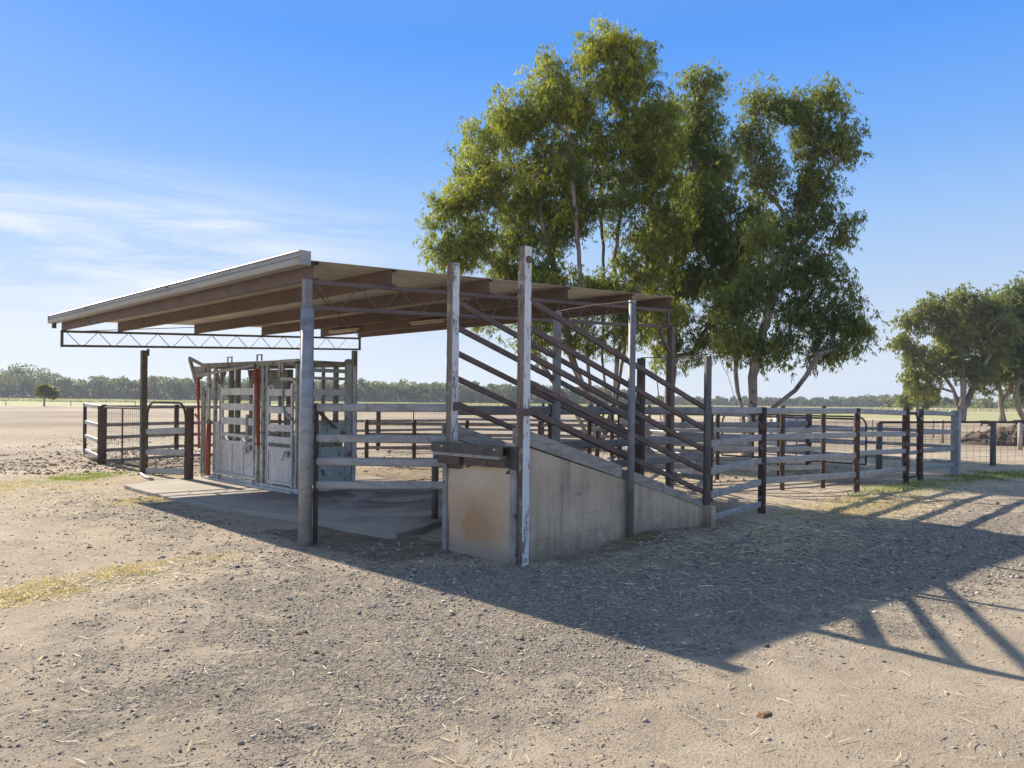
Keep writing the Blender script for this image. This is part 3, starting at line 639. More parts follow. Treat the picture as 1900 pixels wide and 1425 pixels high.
# ------------------------------------------------------------------ fences
def fence(name, label, posts, rails, group=None, post='post_brown', r=0.06, sq=False, ztop=1.68, rail='galv', prof=OVAL, cat='fence', skip_posts=(), rname='rail', back=0.0, brackets=False):
    """posts: [(x,y)], rails: list per bay of [(z0,z1) tops]"""
    root = empty(name, (posts[0][0], posts[0][1], 0), label, cat, group)
    for i, p in enumerate(posts):
        if i in skip_posts: continue
        g = float(gz(p[0], p[1])); zt = ztop + random.uniform(-.02, .02)
        if sq:
            d = Vector(posts[min(i + 1, len(posts) - 1)]) - Vector(posts[max(i - 1, 0)]); a = math.atan2(d.y, d.x)
            m = MB().beam((p[0], p[1], g - 0.3), (p[0], p[1], zt), r * 2, r * 2, up=(math.cos(a), math.sin(a), 0))
        else:
            m = MB(); k = 9; pts = [(p[0] + random.uniform(-.003, .003), p[1] + random.uniform(-.003, .003), g - 0.3 + (zt - g + 0.3) * j / k) for j in range(k + 1)]
            m.tube(pts, r, 12)
        m.build('post', post, root, not sq)
    for i in range(len(posts) - 1):
        p, q = Vector(posts[i]), Vector(posts[i + 1]); d = (q - p).normalized(); nn = Vector((-d.y, d.x)) * back
        bay = (rails[i] if isinstance(rails[0], list) else rails) if rails else []
        for zz in bay:
            z0, z1 = zz if isinstance(zz, tuple) else (zz, zz); h = max(b for a, b in prof)
            a = p + d * r * 0.6 + nn; b = q - d * r * 0.6 + nn
            ro = MB().sweep((a.x, a.y, z0 - h), (b.x, b.y, z1 - h), prof).build(rname, rail, root, False)
            if brackets:
                for e, zz_, sg in ((a, z0, 1), (b, z1, -1)):
                    c_ = e + d * sg * 0.012; MB().beam((c_.x, c_.y, zz_ - h - 0.055), (c_.x, c_.y, zz_ - h + 0.055), 0.05, 0.07, up=(d.x, d.y, 0)).build('weld_plate', 'post_brown', ro)
    return root
GF = 'steel rail fences of the cattle yard'
fence('yard_fence', 'galvanised five and four rail yard fence running right from the ramp on rough brown posts',
      [(4.80, -2.50), (6.66, -2.36), (10.78, -2.20)],
      [[(1.67, 1.67), (1.20, 1.25), (0.81, 0.88), (0.48, 0.54), (0.15, 0.20)], [(1.66, 1.66), (1.25, 1.19), (0.88, 0.79), (0.56, 0.41)]], GF, post='post_flake', skip_posts=(0,), r=0.062, brackets=True)
f = fence('yard_fence', 'galvanised rail fence bay between flaking brown post and narrow gateway', [(10.78, -2.20), (13.62, -2.17)],
      [[(1.66, 1.61), (1.20, 1.15), (0.83, 0.77), (0.40, 0.38)]], GF, post='post_flake', r=0.068, skip_posts=(0,), brackets=True)
f = fence('yard_fence', 'short galvanised fence bay ending at the square steel corner post on the right', [(14.55, -2.17), (16.50, -2.35)],
      [[(1.63, 1.58), (1.17, 1.15), (0.74, 0.73), (0.34, 0.34)]], GF, post='post_flake', r=0.058, skip_posts=(1,))
MB().box(16.42, 16.60, -2.44, -2.26, -0.3, 1.62).build('corner_post', 'galv', f)
# bay from the shed corner post to the ramp
fence('yard_fence', 'four rail galvanised fence bay between the shed corner post and the ramp', [(0.125, -0.02), (1.06, -1.36)],
      [[(1.665, 1.68), (1.30, 1.31), (1.02, 1.04), (0.735, 0.78)]], GF, post='post_brown', sq=True, r=0.022, skip_posts=(1,), prof=stadium(0.045, 0.098))
# race fence along the far side of the ramp and beyond
fence('race_fence', 'heavy blue grey rail fence along the far side of the ramp', [(1.32, -1.10), (3.1, -1.12), (4.9, -1.15), (7.2, -1.1)],
      [1.655, 1.17, 0.86], GF, post='post_brown', r=0.055, prof=stadium(0.05, 0.115), rail='galv_old')
# stub post with latch
m = empty('stub_post', (2.2, 0.28, 0), 'short brown pipe post with blue cap standing on the slab by the ramp', 'post')
MB().tube([(2.2, 0.28, -0.2), (2.2, 0.28, 0.86)], 0.05, 12).build('shaft', 'rail_rust', m, True)
MB().tube([(2.2, 0.28, 0.86), (2.21, 0.275, 1.05)], 0.04, 12).build('cap', 'galv_old', m, True)
# crush side fences and inner yard fences
CUR = [(7.1, 9.25), (8.0, 8.35), (9.0, 7.35), (10.4, 6.0), (12.4, 4.0), (13.7, 2.75)]
fence('forcing_yard_fence', 'low dull rail fence crossing the middle of the yard below a thin top pipe', CUR, [1.15, 0.86, 0.50, 0.2], GF, r=0.055, ztop=1.22, rail='galv_old', prof=OVAL_S)
fence('inner_fence', 'grey rail fence inside the yard behind the ramp rails', [(9.0, 0.05), (10.1, -1.0), (11.2, -1.35)], [1.62, 1.24, 0.86, 0.48], GF, r=0.05, rail='galv', prof=OVAL_S)
fence('inner_fence', 'grey rail fence leading away from the tail of the ramp', [(7.2, -1.1), (8.1, 1.2), (9.4, 3.2)], [1.60, 1.2, 0.82, 0.45], GF, r=0.055, rail='galv', prof=OVAL_S, skip_posts=(0,))
fence('inner_fence', 'grey rail fence behind the shed and below the gum trees', [(7.9, 2.2), (10.2, 3.4), (12.8, 4.9), (15.4, 6.0)], [1.58, 1.18, 0.8, 0.42], GF, r=0.05, rail='galv_old', prof=OVAL_S)
fence('inner_fence', 'dull rail fence across the yard behind the two bays right of the ramp', [(8.9, 1.6), (11.0, 1.0), (13.2, 0.6), (15.4, 0.9)], [1.30, 1.0, 0.7, 0.4], GF, r=0.05, ztop=1.5, rail='galv_old', prof=stadium(0.045, 0.12))
fence('inner_fence', 'pale low rail fence running along the inside of the race', [(5.2, -1.1), (6.6, 0.4), (8.1, 1.2)], [1.45, 1.12, 0.78, 0.42], GF, r=0.045, ztop=1.5, rail='galv', prof=stadium(0.045, 0.12), skip_posts=(2,))
fence('back_fence', 'long dark rail fence along the far left side of the yard', [(1.85, 13.42), (4.0, 14.2), (7.4, 14.2), (10.9, 14.2), (14.2, 13.9)], [1.52, 1.06, 0.73, 0.40, 0.12], GF, r=0.065, rail='galv_old', prof=OVAL_S, ztop=1.54)
fence('back_fence', 'rail fence closing the far right side of the yard', [(16.50, -2.25), (17.0, -1.0), (17.5, 1.8), (18.2, 4.0), (17.6, 6.2)], [1.58, 1.14, 0.76, 0.38], GF, r=0.065, rail='galv', prof=OVAL_S, ztop=1.6, skip_posts=(0,))
fence('back_fence', 'rail fence closing the rear of the yard behind the left gum trunks', [(14.2, 13.9), (16.4, 11.5), (17.9, 8.6), (17.6, 6.2)], [1.52, 1.1, 0.73, 0.38], GF, r=0.06, rail='galv_old', prof=OVAL_S, skip_posts=(0, 3))
# side fence by the crush: left of headbail
fence('side_post', 'square rust brown post beside the left end of the cattle crush', [(1.75, 7.72), (1.751, 7.721)], [], None, sq=True, r=0.062, ztop=1.55, cat='post', skip_posts=(1,))
fence('side_post', 'dark brown square post hinging the mesh gate and the swung gate', [(1.76, 13.36), (1.761, 13.361)], [], None, sq=True, r=0.062, ztop=1.52, cat='post', skip_posts=(1,))

# ------------------------------------------------------------------ gates
def arc_frame(p, q, z0, z1, r, R=0.28, both=True, bottom_round=False):
    p = Vector(p); q = Vector(q); d = (q - p); Lg = d.length; d.normalize(); pts = []
    def at_(u, z): return (p.x + d.x * u, p.y + d.y * u, z)
    pts.append((0, z0 + (R if bottom_round else 0)))
    for k in range(6): a = math.pi - math.pi / 2 * k / 5; pts.append((R + R * math.cos(a), z1 - R + R * math.sin(a)))
    for k in range(6): a = math.pi / 2 - math.pi / 2 * k / 5; pts.append((Lg - R + R * math.cos(a), z1 - R + R * math.sin(a)))
    pts.append((Lg, z0))
    return [at_(u, z) for u, z in pts]
def gate(label, p, q, z0, z1, rails, fr='post_brown', r=0.024, R=0.28, mesh=None, prof=OVAL_S, rail='galv', group='steel yard gates', bottom=True):
    root = empty('yard_gate', (p[0], p[1], 0), label, 'gate', group)
    pts = arc_frame(p, q, z0, z1, r, R); m = MB().tube(pts, r, 10)
    if bottom: m.tube([pts[0], pts[-1]], r, 10)
    m.build('frame', fr, root, True)
    for z in rails:
        zz = z if isinstance(z, tuple) else (z, z); h = max(b for a, b in prof)
        MB().sweep((p[0], p[1], zz[0] - h), (q[0], q[1], zz[1] - h), prof).build('rail', rail, root)
    if mesh:
        m = MB(); P, Q = Vector(p), Vector(q); n = int((Q - P).length / 0.13)
        for k in range(1, n):
            c = P.lerp(Q, k / n); m.tube([(c.x, c.y, z0), (c.x + random.uniform(-.01, .01), c.y, (z0 + z1) / 2), (c.x, c.y, z1 - 0.01)], 0.0028, 4)
        for k in range(1, 9):
            z = z0 + (z1 - z0) * k / 9; m.tube([(P.x, P.y, z), (Q.x, Q.y, z)], 0.0028, 4)
        m.build('wire_mesh', 'wire', root)
        c = P.lerp(Q, 0.5); MB().tube([(c.x, c.y, z0), (c.x, c.y, z1 - 0.02)], 0.02, 8).build('centre_bar', fr, root)
    return root
gate('tubular gate filled with square wire mesh, left of the far shed post', (1.76, 13.12), (1.76, 10.42), 0.12, 1.47, [], R=0.12, mesh=True)
gate('arched tubular gate with three pale oval rails beside the far shed post', (1.72, 10.02), (1.74, 7.9), 0.0, 1.62, [(1.02, 1.12), (0.56, 0.66), (0.14, 0.26)], R=0.36, prof=stadium(0.05, 0.13), bottom=False)
# swung-open gate at the far left corner
def open_gate():
    P, Q = (2.28, 16.55), (1.80, 13.50)
    root = empty('yard_gate', (P[0], P[1], 0), 'gate swung open at the far left corner with four white lit rails', 'gate', 'steel yard gates')
    m = MB(); p, q = Vector(P), Vector(Q); d = (q - p).normalized()
    pts = [(P[0], P[1], 1.55), (P[0], P[1], 0.45)] + [(P[0] + d.x * u, P[1] + d.y * u, z) for u, z in ((0.03, 0.3), (0.12, 0.14), (0.30, 0.05), (0.5, 0.03))] + [(Q[0], Q[1], 0.0)]
    m.tube(pts, 0.05, 10); m.build('frame', 'post_brown', root, True)
    for z0, z1 in ((1.55, 1.52), (1.06, 1.03), (0.66, 0.62), (0.24, 0.20)): MB().sweep((P[0], P[1], z0 - 0.05), (Q[0], Q[1], z1 - 0.05), OVAL).build('rail', 'galv', root)
open_gate()
gate('dark tubular gate with rounded top corners inside the right end of the yard', (16.7, 4.2), (16.5, -0.2), 0.15, 1.42, [1.1, 0.75, 0.4], R=0.25)
gate('narrow arched tubular gate in the gap between two flaking posts', (13.75, -2.1), (14.5, -2.12), 0.1, 1.55, [1.1, 0.7], R=0.2)
gate('pale tubular gate standing in the middle of the yard behind the ramp rails', (11.2, 3.1), (12.9, 1.2), 0.1, 1.45, [1.1, 0.75, 0.42], R=0.12, fr='galv')
gate('wire filled gate in the back fence seen between shed post and ramp', (10.95, 14.15), (12.6, 12.5), 0.1, 1.45, [], R=0.12, mesh=True)
# fallen pipe by the far shed post
o = MB().tube([(1.45, 9.6, 0.05), (1.30, 8.9, 0.035), (1.18, 8.15, 0.05)], 0.028, 8).build('steel_pipe', 'galv', None, True); tag(o, 'loose steel pipe lying on the ground below the arched gate', 'pipe')

# ------------------------------------------------------------------ cattle crush
def crush():
    X = 2.14; X2 = 3.16
    root = empty('cattle_crush', (2.6, 6.0, 0), 'grey green steel cattle crush with pale slatted doors and orange levers', 'cattle crush')
    m = MB()
    for x in (X, X2):
        m.beam((x, 3.95, 0.10), (x, 8.0, 0.10), 0.06, 0.09)
    for y in (4.0, 5.3, 6.6, 7.9): m.beam((X + 0.03, y, 0.10), (X2 - 0.03, y, 0.10), 0.05, 0.05)
    m.beam((X - 0.07, 4.1, 0.075), (X - 0.07, 7.7, 0.075), 0.05, 0.04)
    m.beam((X - 0.07, 5.45, 0.22), (X - 0.07, 7.3, 0.20), 0.035, 0.045)
    for y in (5.6, 7.1): m.beam((X - 0.07, y, 0.09), (X - 0.07, y, 0.20), 0.04, 0.04, up=(1, 0, 0))
    m.build('base_frame', 'crush_pale', root)
    m = MB()
    for x in (X, X2): m.beam((x, 4.05, 2.37), (x, 8.05, 2.415), 0.07, 0.09)
    for y in (4.05, 5.2, 6.2, 7.2, 8.0): m.beam((X + 0.03, y, 2.385), (X2 - 0.03, y, 2.385), 0.05, 0.06)
    m.build('top_frame', 'crush_top', root)
    # roof plate with dropped dark panel in the middle
    m = MB(); m.prism([(5.55, 2.30), (7.25, 2.33), (7.15, 2.02), (6.15, 2.02), (5.95, 1.86), (5.55, 1.84)], 'x', X + 0.62, X + 0.66)
    m.build('top_panel', 'crush_top', root)
    # posts
    for y, wd, zt, mt in ((8.02, 0.05, 1.95, 'crush'), (7.93, 0.05, 1.9, 'crush'), (7.72, 0.07, 2.36, 'crush'), (7.40, 0.08, 2.36, 'crush'), (7.12, 0.05, 2.30, 'crush'), (5.50, 0.05, 2.34, 'crush'), (5.30, 0.09, 2.34, 'crush'), (5.14, 0.06, 2.34, 'crush'), (4.05, 0.06, 2.34, 'crush'), (3.93, 0.05, 2.3, 'crush')):
        MB().beam((X, y, 0.145), (X, y, zt), wd, 0.06, up=(1, 0, 0)).build('post', mt, root)
    for y, wd in ((7.9, 0.08), (7.2, 0.06), (6.6, 0.06), (6.2, 0.2), (5.75, 0.05), (5.35, 0.16), (4.9, 0.06), (4.45, 0.12)):
        MB().beam((X2, y, 0.145), (X2, y, 2.33), wd, 0.05, up=(1, 0, 0)).build('post', 'crush_top', root)
    for y in (7.74, 7.44): 
        MB().beam((X + 0.5, y, 0.13), (X + 0.5, y, 2.36), 0.10, 0.09, up=(1, 0, 0)).build('head_bar', 'crush_top', root)
    # horn bracket at the headbail
    m = MB()
    m.beam((X, 8.74, 2.60), (X, 8.02, 2.42), 0.05, 0.06); m.beam((X, 8.72, 2.58), (X, 8.36, 2.06), 0.05, 0.08); m.beam((X, 8.5, 2.36), (X, 7.9, 2.34), 0.05, 0.10)
    m.beam((X, 8.40, 2.22), (X, 7.85, 2.28), 0.06, 0.16); m.tube([(X - 0.045, 8.22, 2.2), (X + 0.05, 8.22, 2.2)], 0.075, 14)
    m.build('head_bracket', 'crush_top', root)
    m = MB(); m.tube([(X - 0.07, 8.1, 2.21), (X - 0.07, 5.55, 2.36)], 0.033, 10); m.build('pull_bar', 'crush', root, True)
    m = MB(); m.prism([(7.30, 2.28), (7.15, 2.02), (7.10, 2.02), (7.18, 2.30)], 'x', X - 0.05, X - 0.035); m.prism([(6.95, 2.30), (6.80, 2.24), (6.98, 2.04), (7.02, 2.05)], 'x', X - 0.05, X - 0.035); m.build('gusset', 'rail_rust', root)
    # top tabs
    for y, mt in ((6.74, 'crush'), (5.48, 'crush_top')):
        m = MB(); m.box(X - 0.01, X + 0.005, y - 0.11, y - 0.07, 2.44, 2.54); m.box(X - 0.01, X + 0.005, y + 0.07, y + 0.11, 2.44, 2.54); m.box(X - 0.011, X + 0.006, y - 0.11, y + 0.11, 2.54, 2.56); m.build('lifting_lug', mt, root)
    # red lever and orange levers
    m = MB(); m.sweep((X - 0.03, 8.21, 2.16), (X - 0.03, 8.19, 1.72), [(-.025, -.05), (.025, -.05), (.025, .05), (-.025, .05)], up=(0, 1, 0)); lv = m.build('lever', 'red', root)
    MB().tube([(X - 0.03, 8.19, 1.74), (X - 0.03, 8.14, 1.2), (X - 0.03, 8.11, 0.66)], 0.026, 10).build('handle', 'orange', lv, True)
    MB().tube([(X - 0.06, 8.38, 1.44), (X - 0.03, 8.14, 1.28)], 0.022, 8).build('handle', 'orange', lv, True)
    MB().tube([(X - 0.09, 5.42, 2.28), (X - 0.09, 5.39, 1.4), (X - 0.09, 5.33, 0.84)], [0.045, 0.036, 0.026], 10).build('lever', 'orange', root, True)
    cy = MB().tube([(X - 0.07, 7.57, 0.14), (X - 0.07, 7.55, 1.22)], 0.052, 14).build('cylinder', 'orange', root, True)
    MB().tube([(X - 0.07, 7.55, 1.22), (X - 0.07, 7.53, 2.24)], 0.026, 10).build('rod', 'crush_pale', cy, True)
    MB().tube([(X - 0.07, 7.55, 1.20), (X - 0.07, 7.55, 1.27)], 0.06, 12).build('collar', 'crush_top', cy, True)
    MB().tube([(X - 0.07, 7.53, 1.95), (X - 0.07, 7.53, 2.02)], 0.045, 12).build('collar', 'crush_top', cy, True)
    # perforated side plate
    m = MB(); m.box(X - 0.012, X + 0.008, 7.16, 7.36, 0.16, 1.25); sp = m.build('side_plate', 'crush_pale', root)
    for z in (0.42, 0.62, 0.82, 1.02): MB().tube([(X - 0.0125, 7.27, z), (X - 0.016, 7.27, z)], 0.016, 10).build('hole', 'dark_steel', sp)
    # door 1
    def door(ya, yb, zs, slat_h, pan_top, div, nm):
        x = X - 0.035
        m = MB()
        m.beam((x, ya, 0.16), (x, ya, 1.96), 0.05, 0.045, up=(1, 0, 0)); m.beam((x, yb, 0.16), (x, yb, 2.0), 0.05, 0.045, up=(1, 0, 0))
        m.beam((x, ya - 0.026, 0.21), (x, yb + 0.026, 0.21), 0.045, 0.06); m.beam((x, ya - 0.026, pan_top), (x, yb + 0.026, pan_top), 0.045, 0.07)
        m.beam((x, ya - 0.026, pan_top + 0.15), (x, yb + 0.026, pan_top + 0.13), 0.04, 0.06)
        d = m.build('door', 'crush_pale', root); tag(d, nm)
        for z in zs: MB().sweep((x, ya - 0.027, z), (x, yb + 0.027, z), [(-.02, -slat_h / 2), (.02, -slat_h / 2), (.024, 0), (.02, slat_h / 2), (-.02, slat_h / 2), (-.024, 0)]).build('slat', 'crush_pale', d)
        MB().box(x - 0.006, x + 0.004, min(ya, yb) + 0.027, max(ya, yb) - 0.027, 0.242, pan_top - 0.036).build('panel', 'crush_pale', d)
        for t in div:
            y = ya + (yb - ya) * t; MB().beam((x - 0.008, y, 0.242), (x - 0.008, y, pan_top - 0.036), 0.035, 0.035, up=(1, 0, 0)).build('divider', 'crush_pale', d)
        m = MB(); n = 7
        for k in range(n):
            y = ya + (yb - ya) * (k + 0.7) / (n + 0.4); m.beam((x + 0.01, y, pan_top + 0.03), (x - 0.01, y + 0.05, pan_top + 0.115), 0.012, 0.03, up=(1, 0, 0))
        m.build('ratchet', 'crush', d)
        m = MB(); yl = yb + 0.12; m.box(x - 0.06, x - 0.03, yl - 0.06, yl + 0.05, pan_top - 0.12, pan_top - 0.02); m.beam((x - 0.05, yl + 0.07, pan_top - 0.05), (x - 0.05, yl + 0.12, pan_top - 0.2), 0.02, 0.02, up=(1, 0, 0)); m.build('latch', 'crush', d)
        return d
    door(6.98, 5.60, (1.86, 1.56, 1.28), 0.135, 0.86, (0.34, 0.70), 'wider slatted crush door with three lower panels')
    door(5.02, 4.16, (1.84, 1.52, 1.20, 0.98), 0.12, 0.82, (), 'narrow slatted crush door with one lower panel')
    m = MB(); m.box(X - 0.062, X - 0.036, 5.80, 5.90, 0.70, 1.42); m.build('drop_bar', 'crush_top', root)
    # latch box and bent pipe at the top right
    m = MB(); m.beam((X - 0.05, 4.60, 2.40), (X - 0.05, 3.95, 2.40), 0.05, 0.05); m.beam((X - 0.05, 4.58, 2.38), (X - 0.05, 4.58, 2.07), 0.06, 0.06, up=(1, 0, 0)); m.beam((X - 0.05, 4.6, 2.09), (X - 0.05, 3.98, 2.06), 0.06, 0.06); m.beam((X - 0.05, 4.48, 2.38), (X - 0.05, 4.48, 2.2), 0.05, 0.05, up=(1, 0, 0))
    m.build('latch_box', 'crush', root)
    MB().tube([(X - 0.07, 4.44, 2.05), (X - 0.07, 4.44, 1.62), (X - 0.07, 4.38, 1.5), (X - 0.07, 4.24, 1.4), (X - 0.07, 4.08, 1.36)], 0.022, 8).build('bent_pipe', 'crush', root, True)
    # right end (sliding gate side), far side sheets
    ye = 4.02
    m = MB(); m.box(X + 0.05, X2 + 0.08, ye - 0.004, ye + 0.004, 0.2, 0.86); m.box(X + 0.05, X2 + 0.08, ye - 0.006, ye + 0.006, 0.94, 1.30); m.build('end_sheet', 'mint', root)
    for z, h, mt in ((2.24, 0.07, 'crush'), (2.10, 0.05, 'crush'), (1.85, 0.11, 'crush_pale'), (1.55, 0.06, 'crush')):
        MB().beam((X + 0.03, ye - 0.03, z), (X2 + 0.03, ye - 0.03, z), 0.05, h).build('end_rail', mt, root)
    MB().beam((X2 - 0.02, ye - 0.02, 0.0), (X2 - 0.02, ye - 0.02, 2.42), 0.10, 0.10, up=(0, 1, 0)).build('end_post', 'crush', root)
    MB().tube([(X2 - 0.02, ye - 0.075, 2.42), (X2 - 0.02, ye + 0.035, 2.42)], 0.05, 12).build('pulley', 'crush_top', root)
    MB().beam((X2 + 0.10, ye - 0.02, 0.1), (X2 + 0.10, ye - 0.02, 2.34), 0.08, 0.06, up=(0, 1, 0)).build('end_post', 'crush_pale', root)
    MB().beam((X + 0.25, ye - 0.05, 1.62), (X + 0.72, ye - 0.05, 1.2), 0.02, 0.13, up=(0, 1, 0)).build('slide_plate', 'dark_steel', root)
    m = MB(); m.box(X2 - 0.01, X2, 4.2, 7.1, 0.15, 1.0); m.build('far_sheet', 'crush_top', root)
    for z in (1.25, 1.55, 1.85): MB().beam((X2 + 0.03, 4.1, z), (X2 + 0.03, 7.3, z), 0.03, 0.06).build('far_rail', 'crush_top', root)
crush()

# ------------------------------------------------------------------ wire fences, troughs, pile, cows
def wire_fence(name, label, pts, h, mat, r=0.07, pipe=False, mesh=True, n_h=6, dx=0.3, group=None, posts=None):
    root = empty(name, (pts[0][0], pts[0][1], 0), label, 'fence', group)
    for i, p in enumerate(pts if posts is None else posts):
        g = float(gz(p[0], p[1])); mm = mat if isinstance(mat, str) else mat[i % len(mat)]
        MB().tube([(p[0], p[1], g - 0.2), (p[0] + random.uniform(-.02, .02), p[1], g + h * 0.5), (p[0] + random.uniform(-.02, .02), p[1], h)], [r, r * 0.95, r * 0.9], 10).build('post', mm, root, True)
    m = MB()
    for a, b in zip(pts[:-1], pts[1:]):
        a, b = Vector(a), Vector(b)
        for k in range(n_h):
            z = h * (0.93 - 0.85 * k / max(1, n_h - 1)); m.tube([(a.x, a.y, z), ((a.x + b.x) / 2, (a.y + b.y) / 2, z - 0.02), (b.x, b.y, z)], 0.0035, 4)
        if mesh:
            n = int((b - a).length / dx)
            for k in range(1, n):
                c = a.lerp(b, k / n); m.tube([(c.x, c.y, h * 0.06), (c.x, c.y, h * 0.94)], 0.0032, 4)
    m.build('wire_mesh', 'wire', root)
    if pipe:
        m = MB(); m.tube([(p[0], p[1], h + 0.02) for p in pts], 0.03, 8); m.build('top_pipe', 'post_brown', root, True)
    return root
wire_fence('wire_fence', 'wire mesh fence on grey timber posts under a rusty pipe, right of the yard', [(16.62, -0.5), (21.3, -2.0), (26.5, -4.2)], 1.26, 'grey_post', 0.085, pipe=True, n_h=7)
wire_fence('wire_fence', 'second wire fence with sunlit pale posts behind the dirt pile', [(28.5, 8.6), (35.2, 3.45), (32.3, -0.3), (36.5, -4.0)], 1.08, 'pale_post', 0.09, n_h=5, dx=0.5)
wire_fence('wire_fence', 'thin dark wire fence behind the right yard end', [(20.6, 6.6), (19.0, 2.9), (18.6, 0.9)], 1.3, 'post_brown', 0.02, pipe=True, n_h=5)
wire_fence('wire_fence', 'thin wire fence with sparse posts across the far left paddock', [tuple(at(x, 152 + 0.05 * x).xy) for x in range(-120, 61, 12)], 1.2, 'grey_post', 0.07, mesh=False, n_h=3)
wire_fence('wire_fence', 'leaning star picket fence in front of the far right trees', [tuple(at(x, 40 + 0.1 * x).xy) for x in (16, 19.5, 23, 26.5, 30)], 1.0, 'post_brown', 0.025, mesh=False, n_h=4)

def trough(label, lat, dep, L_, W_, H_, ang=0.0):
    c = at(lat, dep, 0); root = empty('water_trough', (c.x, c.y, 0), label, 'trough', 'pale water troughs')
    b = bmesh.new(); d = RGT * math.cos(ang) + FWD * math.sin(ang); e = Vector((-d.y, d.x, 0)); base = Vector((c.x, c.y, 0)) - root.location
    rings = []
    for (l, w_, z) in ((L_ - 0.1, W_ - 0.1, 0.0), (L_, W_, H_), (L_ - 0.12, W_ - 0.12, H_), (L_ - 0.2, W_ - 0.2, 0.10)):
        rings.append([b.verts.new(base + d * sx * l / 2 + e * sy * w_ / 2 + Vector((0, 0, z))) for sx, sy in ((-1, -1), (1, -1), (1, 1), (-1, 1))])
    for a, c2 in zip(rings[:-1], rings[1:]):
        for i in range(4): b.faces.new((a[i], a[(i + 1) % 4], c2[(i + 1) % 4], c2[i]))
    b.faces.new(rings[0][::-1]); b.faces.new(rings[-1]); bmesh.ops.recalc_face_normals(b, faces=b.faces)
    me = bpy.data.meshes.new('basin'); b.to_mesh(me); b.free(); link_mesh('basin', me, 'trough', root)
    m = MB(); p = at(lat, dep) + d * (L_ * 0.32); m.box(p.x - 0.12, p.x + 0.12, p.y - 0.12, p.y + 0.12, H_ + 0.001, H_ + 0.09); m.build('float_cover', 'galv', root)
trough('long white water trough in the dry paddock beyond the right yard', 23.8, 66, 3.2, 0.9, 0.85, 0.1)
trough('small white trough on the ground below the fence rails right of the gum trunks', 11.2, 33.1, 1.0, 0.5, 0.38)
rt = empty('round_trough', (at(4.25, 19.2).x, at(4.25, 19.2).y, 0), 'round pale tub standing behind the ramp tail rails', 'tub')
c = rt.location; m = MB(); n = 28
rings = [(0.28, 0.0), (0.30, 0.30), (0.315, 0.315), (0.30, 0.33), (0.275, 0.315), (0.26, 0.06)]
for r, z in rings:
    for k in range(n): a = 2 * math.pi * k / n; m.v.append((c.x + r * math.cos(a), c.y + r * math.sin(a), z))
for i in range(len(rings) - 1):
    for k in range(n): m.f.append((i * n + k, i * n + (k + 1) % n, (i + 1) * n + (k + 1) % n, (i + 1) * n + k)); m.mi.append(0)
m.f.append(tuple(range((len(rings) - 1) * n, len(rings) * n))); m.mi.append(0); m.build('wall', 'trough', rt, True)

def dirt_pile():
    c = at(23.6, 36); n = 90; V = []; root = c
    xs = np.linspace(-3.2, 3.6, n); ys = np.linspace(-1.8, 1.8, 50)
    X, Y = np.meshgrid(xs, ys, indexing='ij'); e = 1 - (X / np.where(X < 0, 3.0, 3.4)) ** 2 - (Y / 1.6) ** 2
    H = np.clip(e, 0, 1) ** 0.75 * 0.82 + (fbm(X * 3 + 5, Y * 3, 1.0, 5) - 0.5) * 0.55 * np.clip(e * 3, 0, 1) - 0.03
    d = np.array([RGT.x, RGT.y]); f_ = np.array([FWD.x, FWD.y])
    P = np.stack([X * d[0] + Y * f_[0], X * d[1] + Y * f_[1], H], -1).reshape(-1, 3)
    i, j = np.meshgrid(np.arange(n - 1), np.arange(49), indexing='ij'); a = (i * 50 + j).ravel()
    me = bpy.data.meshes.new('dirt_pile'); me.from_pydata(P.tolist(), [], np.stack([a, a + 50, a + 51, a + 1], -1).tolist()); me.update()
    o = link_mesh('dirt_pile', me, 'soil', loc=(c.x, c.y, 0)); tag(o, 'lumpy heap of brown dirt and manure behind the right wire fence', 'dirt pile')
dirt_pile()

def dung(label, lat, dep, r, seed):
    rg = np.random.default_rng(seed); c = at(lat, dep); n = 20; V = [(0, 0, 0.010)]; F_ = []
    for k, (rr, zz) in enumerate(((0.35, 0.013), (0.7, 0.010), (1.0, -0.006))):
        for j in range(n):
            a = 2 * math.pi * j / n; q = r * rr * (1 + 0.22 * math.sin(2 * a + seed) + rg.uniform(-.12, .12)); V.append((q * math.cos(a), q * math.sin(a) * 0.7, zz + rg.uniform(-.006, .006)))
    for j in range(n):
        F_.append((0, 1 + j, 1 + (j + 1) % n))
        for k in range(2): a = 1 + k * n; F_.append((a + j, a + n + j, a + n + (j + 1) % n, a + (j + 1) % n))
    me = bpy.data.meshes.new('dung_pat'); me.from_pydata(V, [], F_); me.update(); o = link_mesh('dung_pat', me, 'dung', smooth=True, loc=(c.x, c.y, float(gz(c.x, c.y)))); tag(o, label, 'dung', 'dried dung pats on the yard ground')
M['dung'] = two_tone('dried_dung', (0.30, 0.18, 0.085), (0.17, 0.105, 0.06), 22, rough=1.0, bump=0.8, bd=0.01)
dung('crumbly orange brown dung pat on the gravel left of centre', -1.52, 5.65, 0.055, 1)
dung('dried brown dung pat lying lowest in the sandy foreground', 1.40, 4.25, 0.06, 2)
dung('small dung pat on the left dirt above the grass patch', -3.5, 8.6, 0.09, 4)
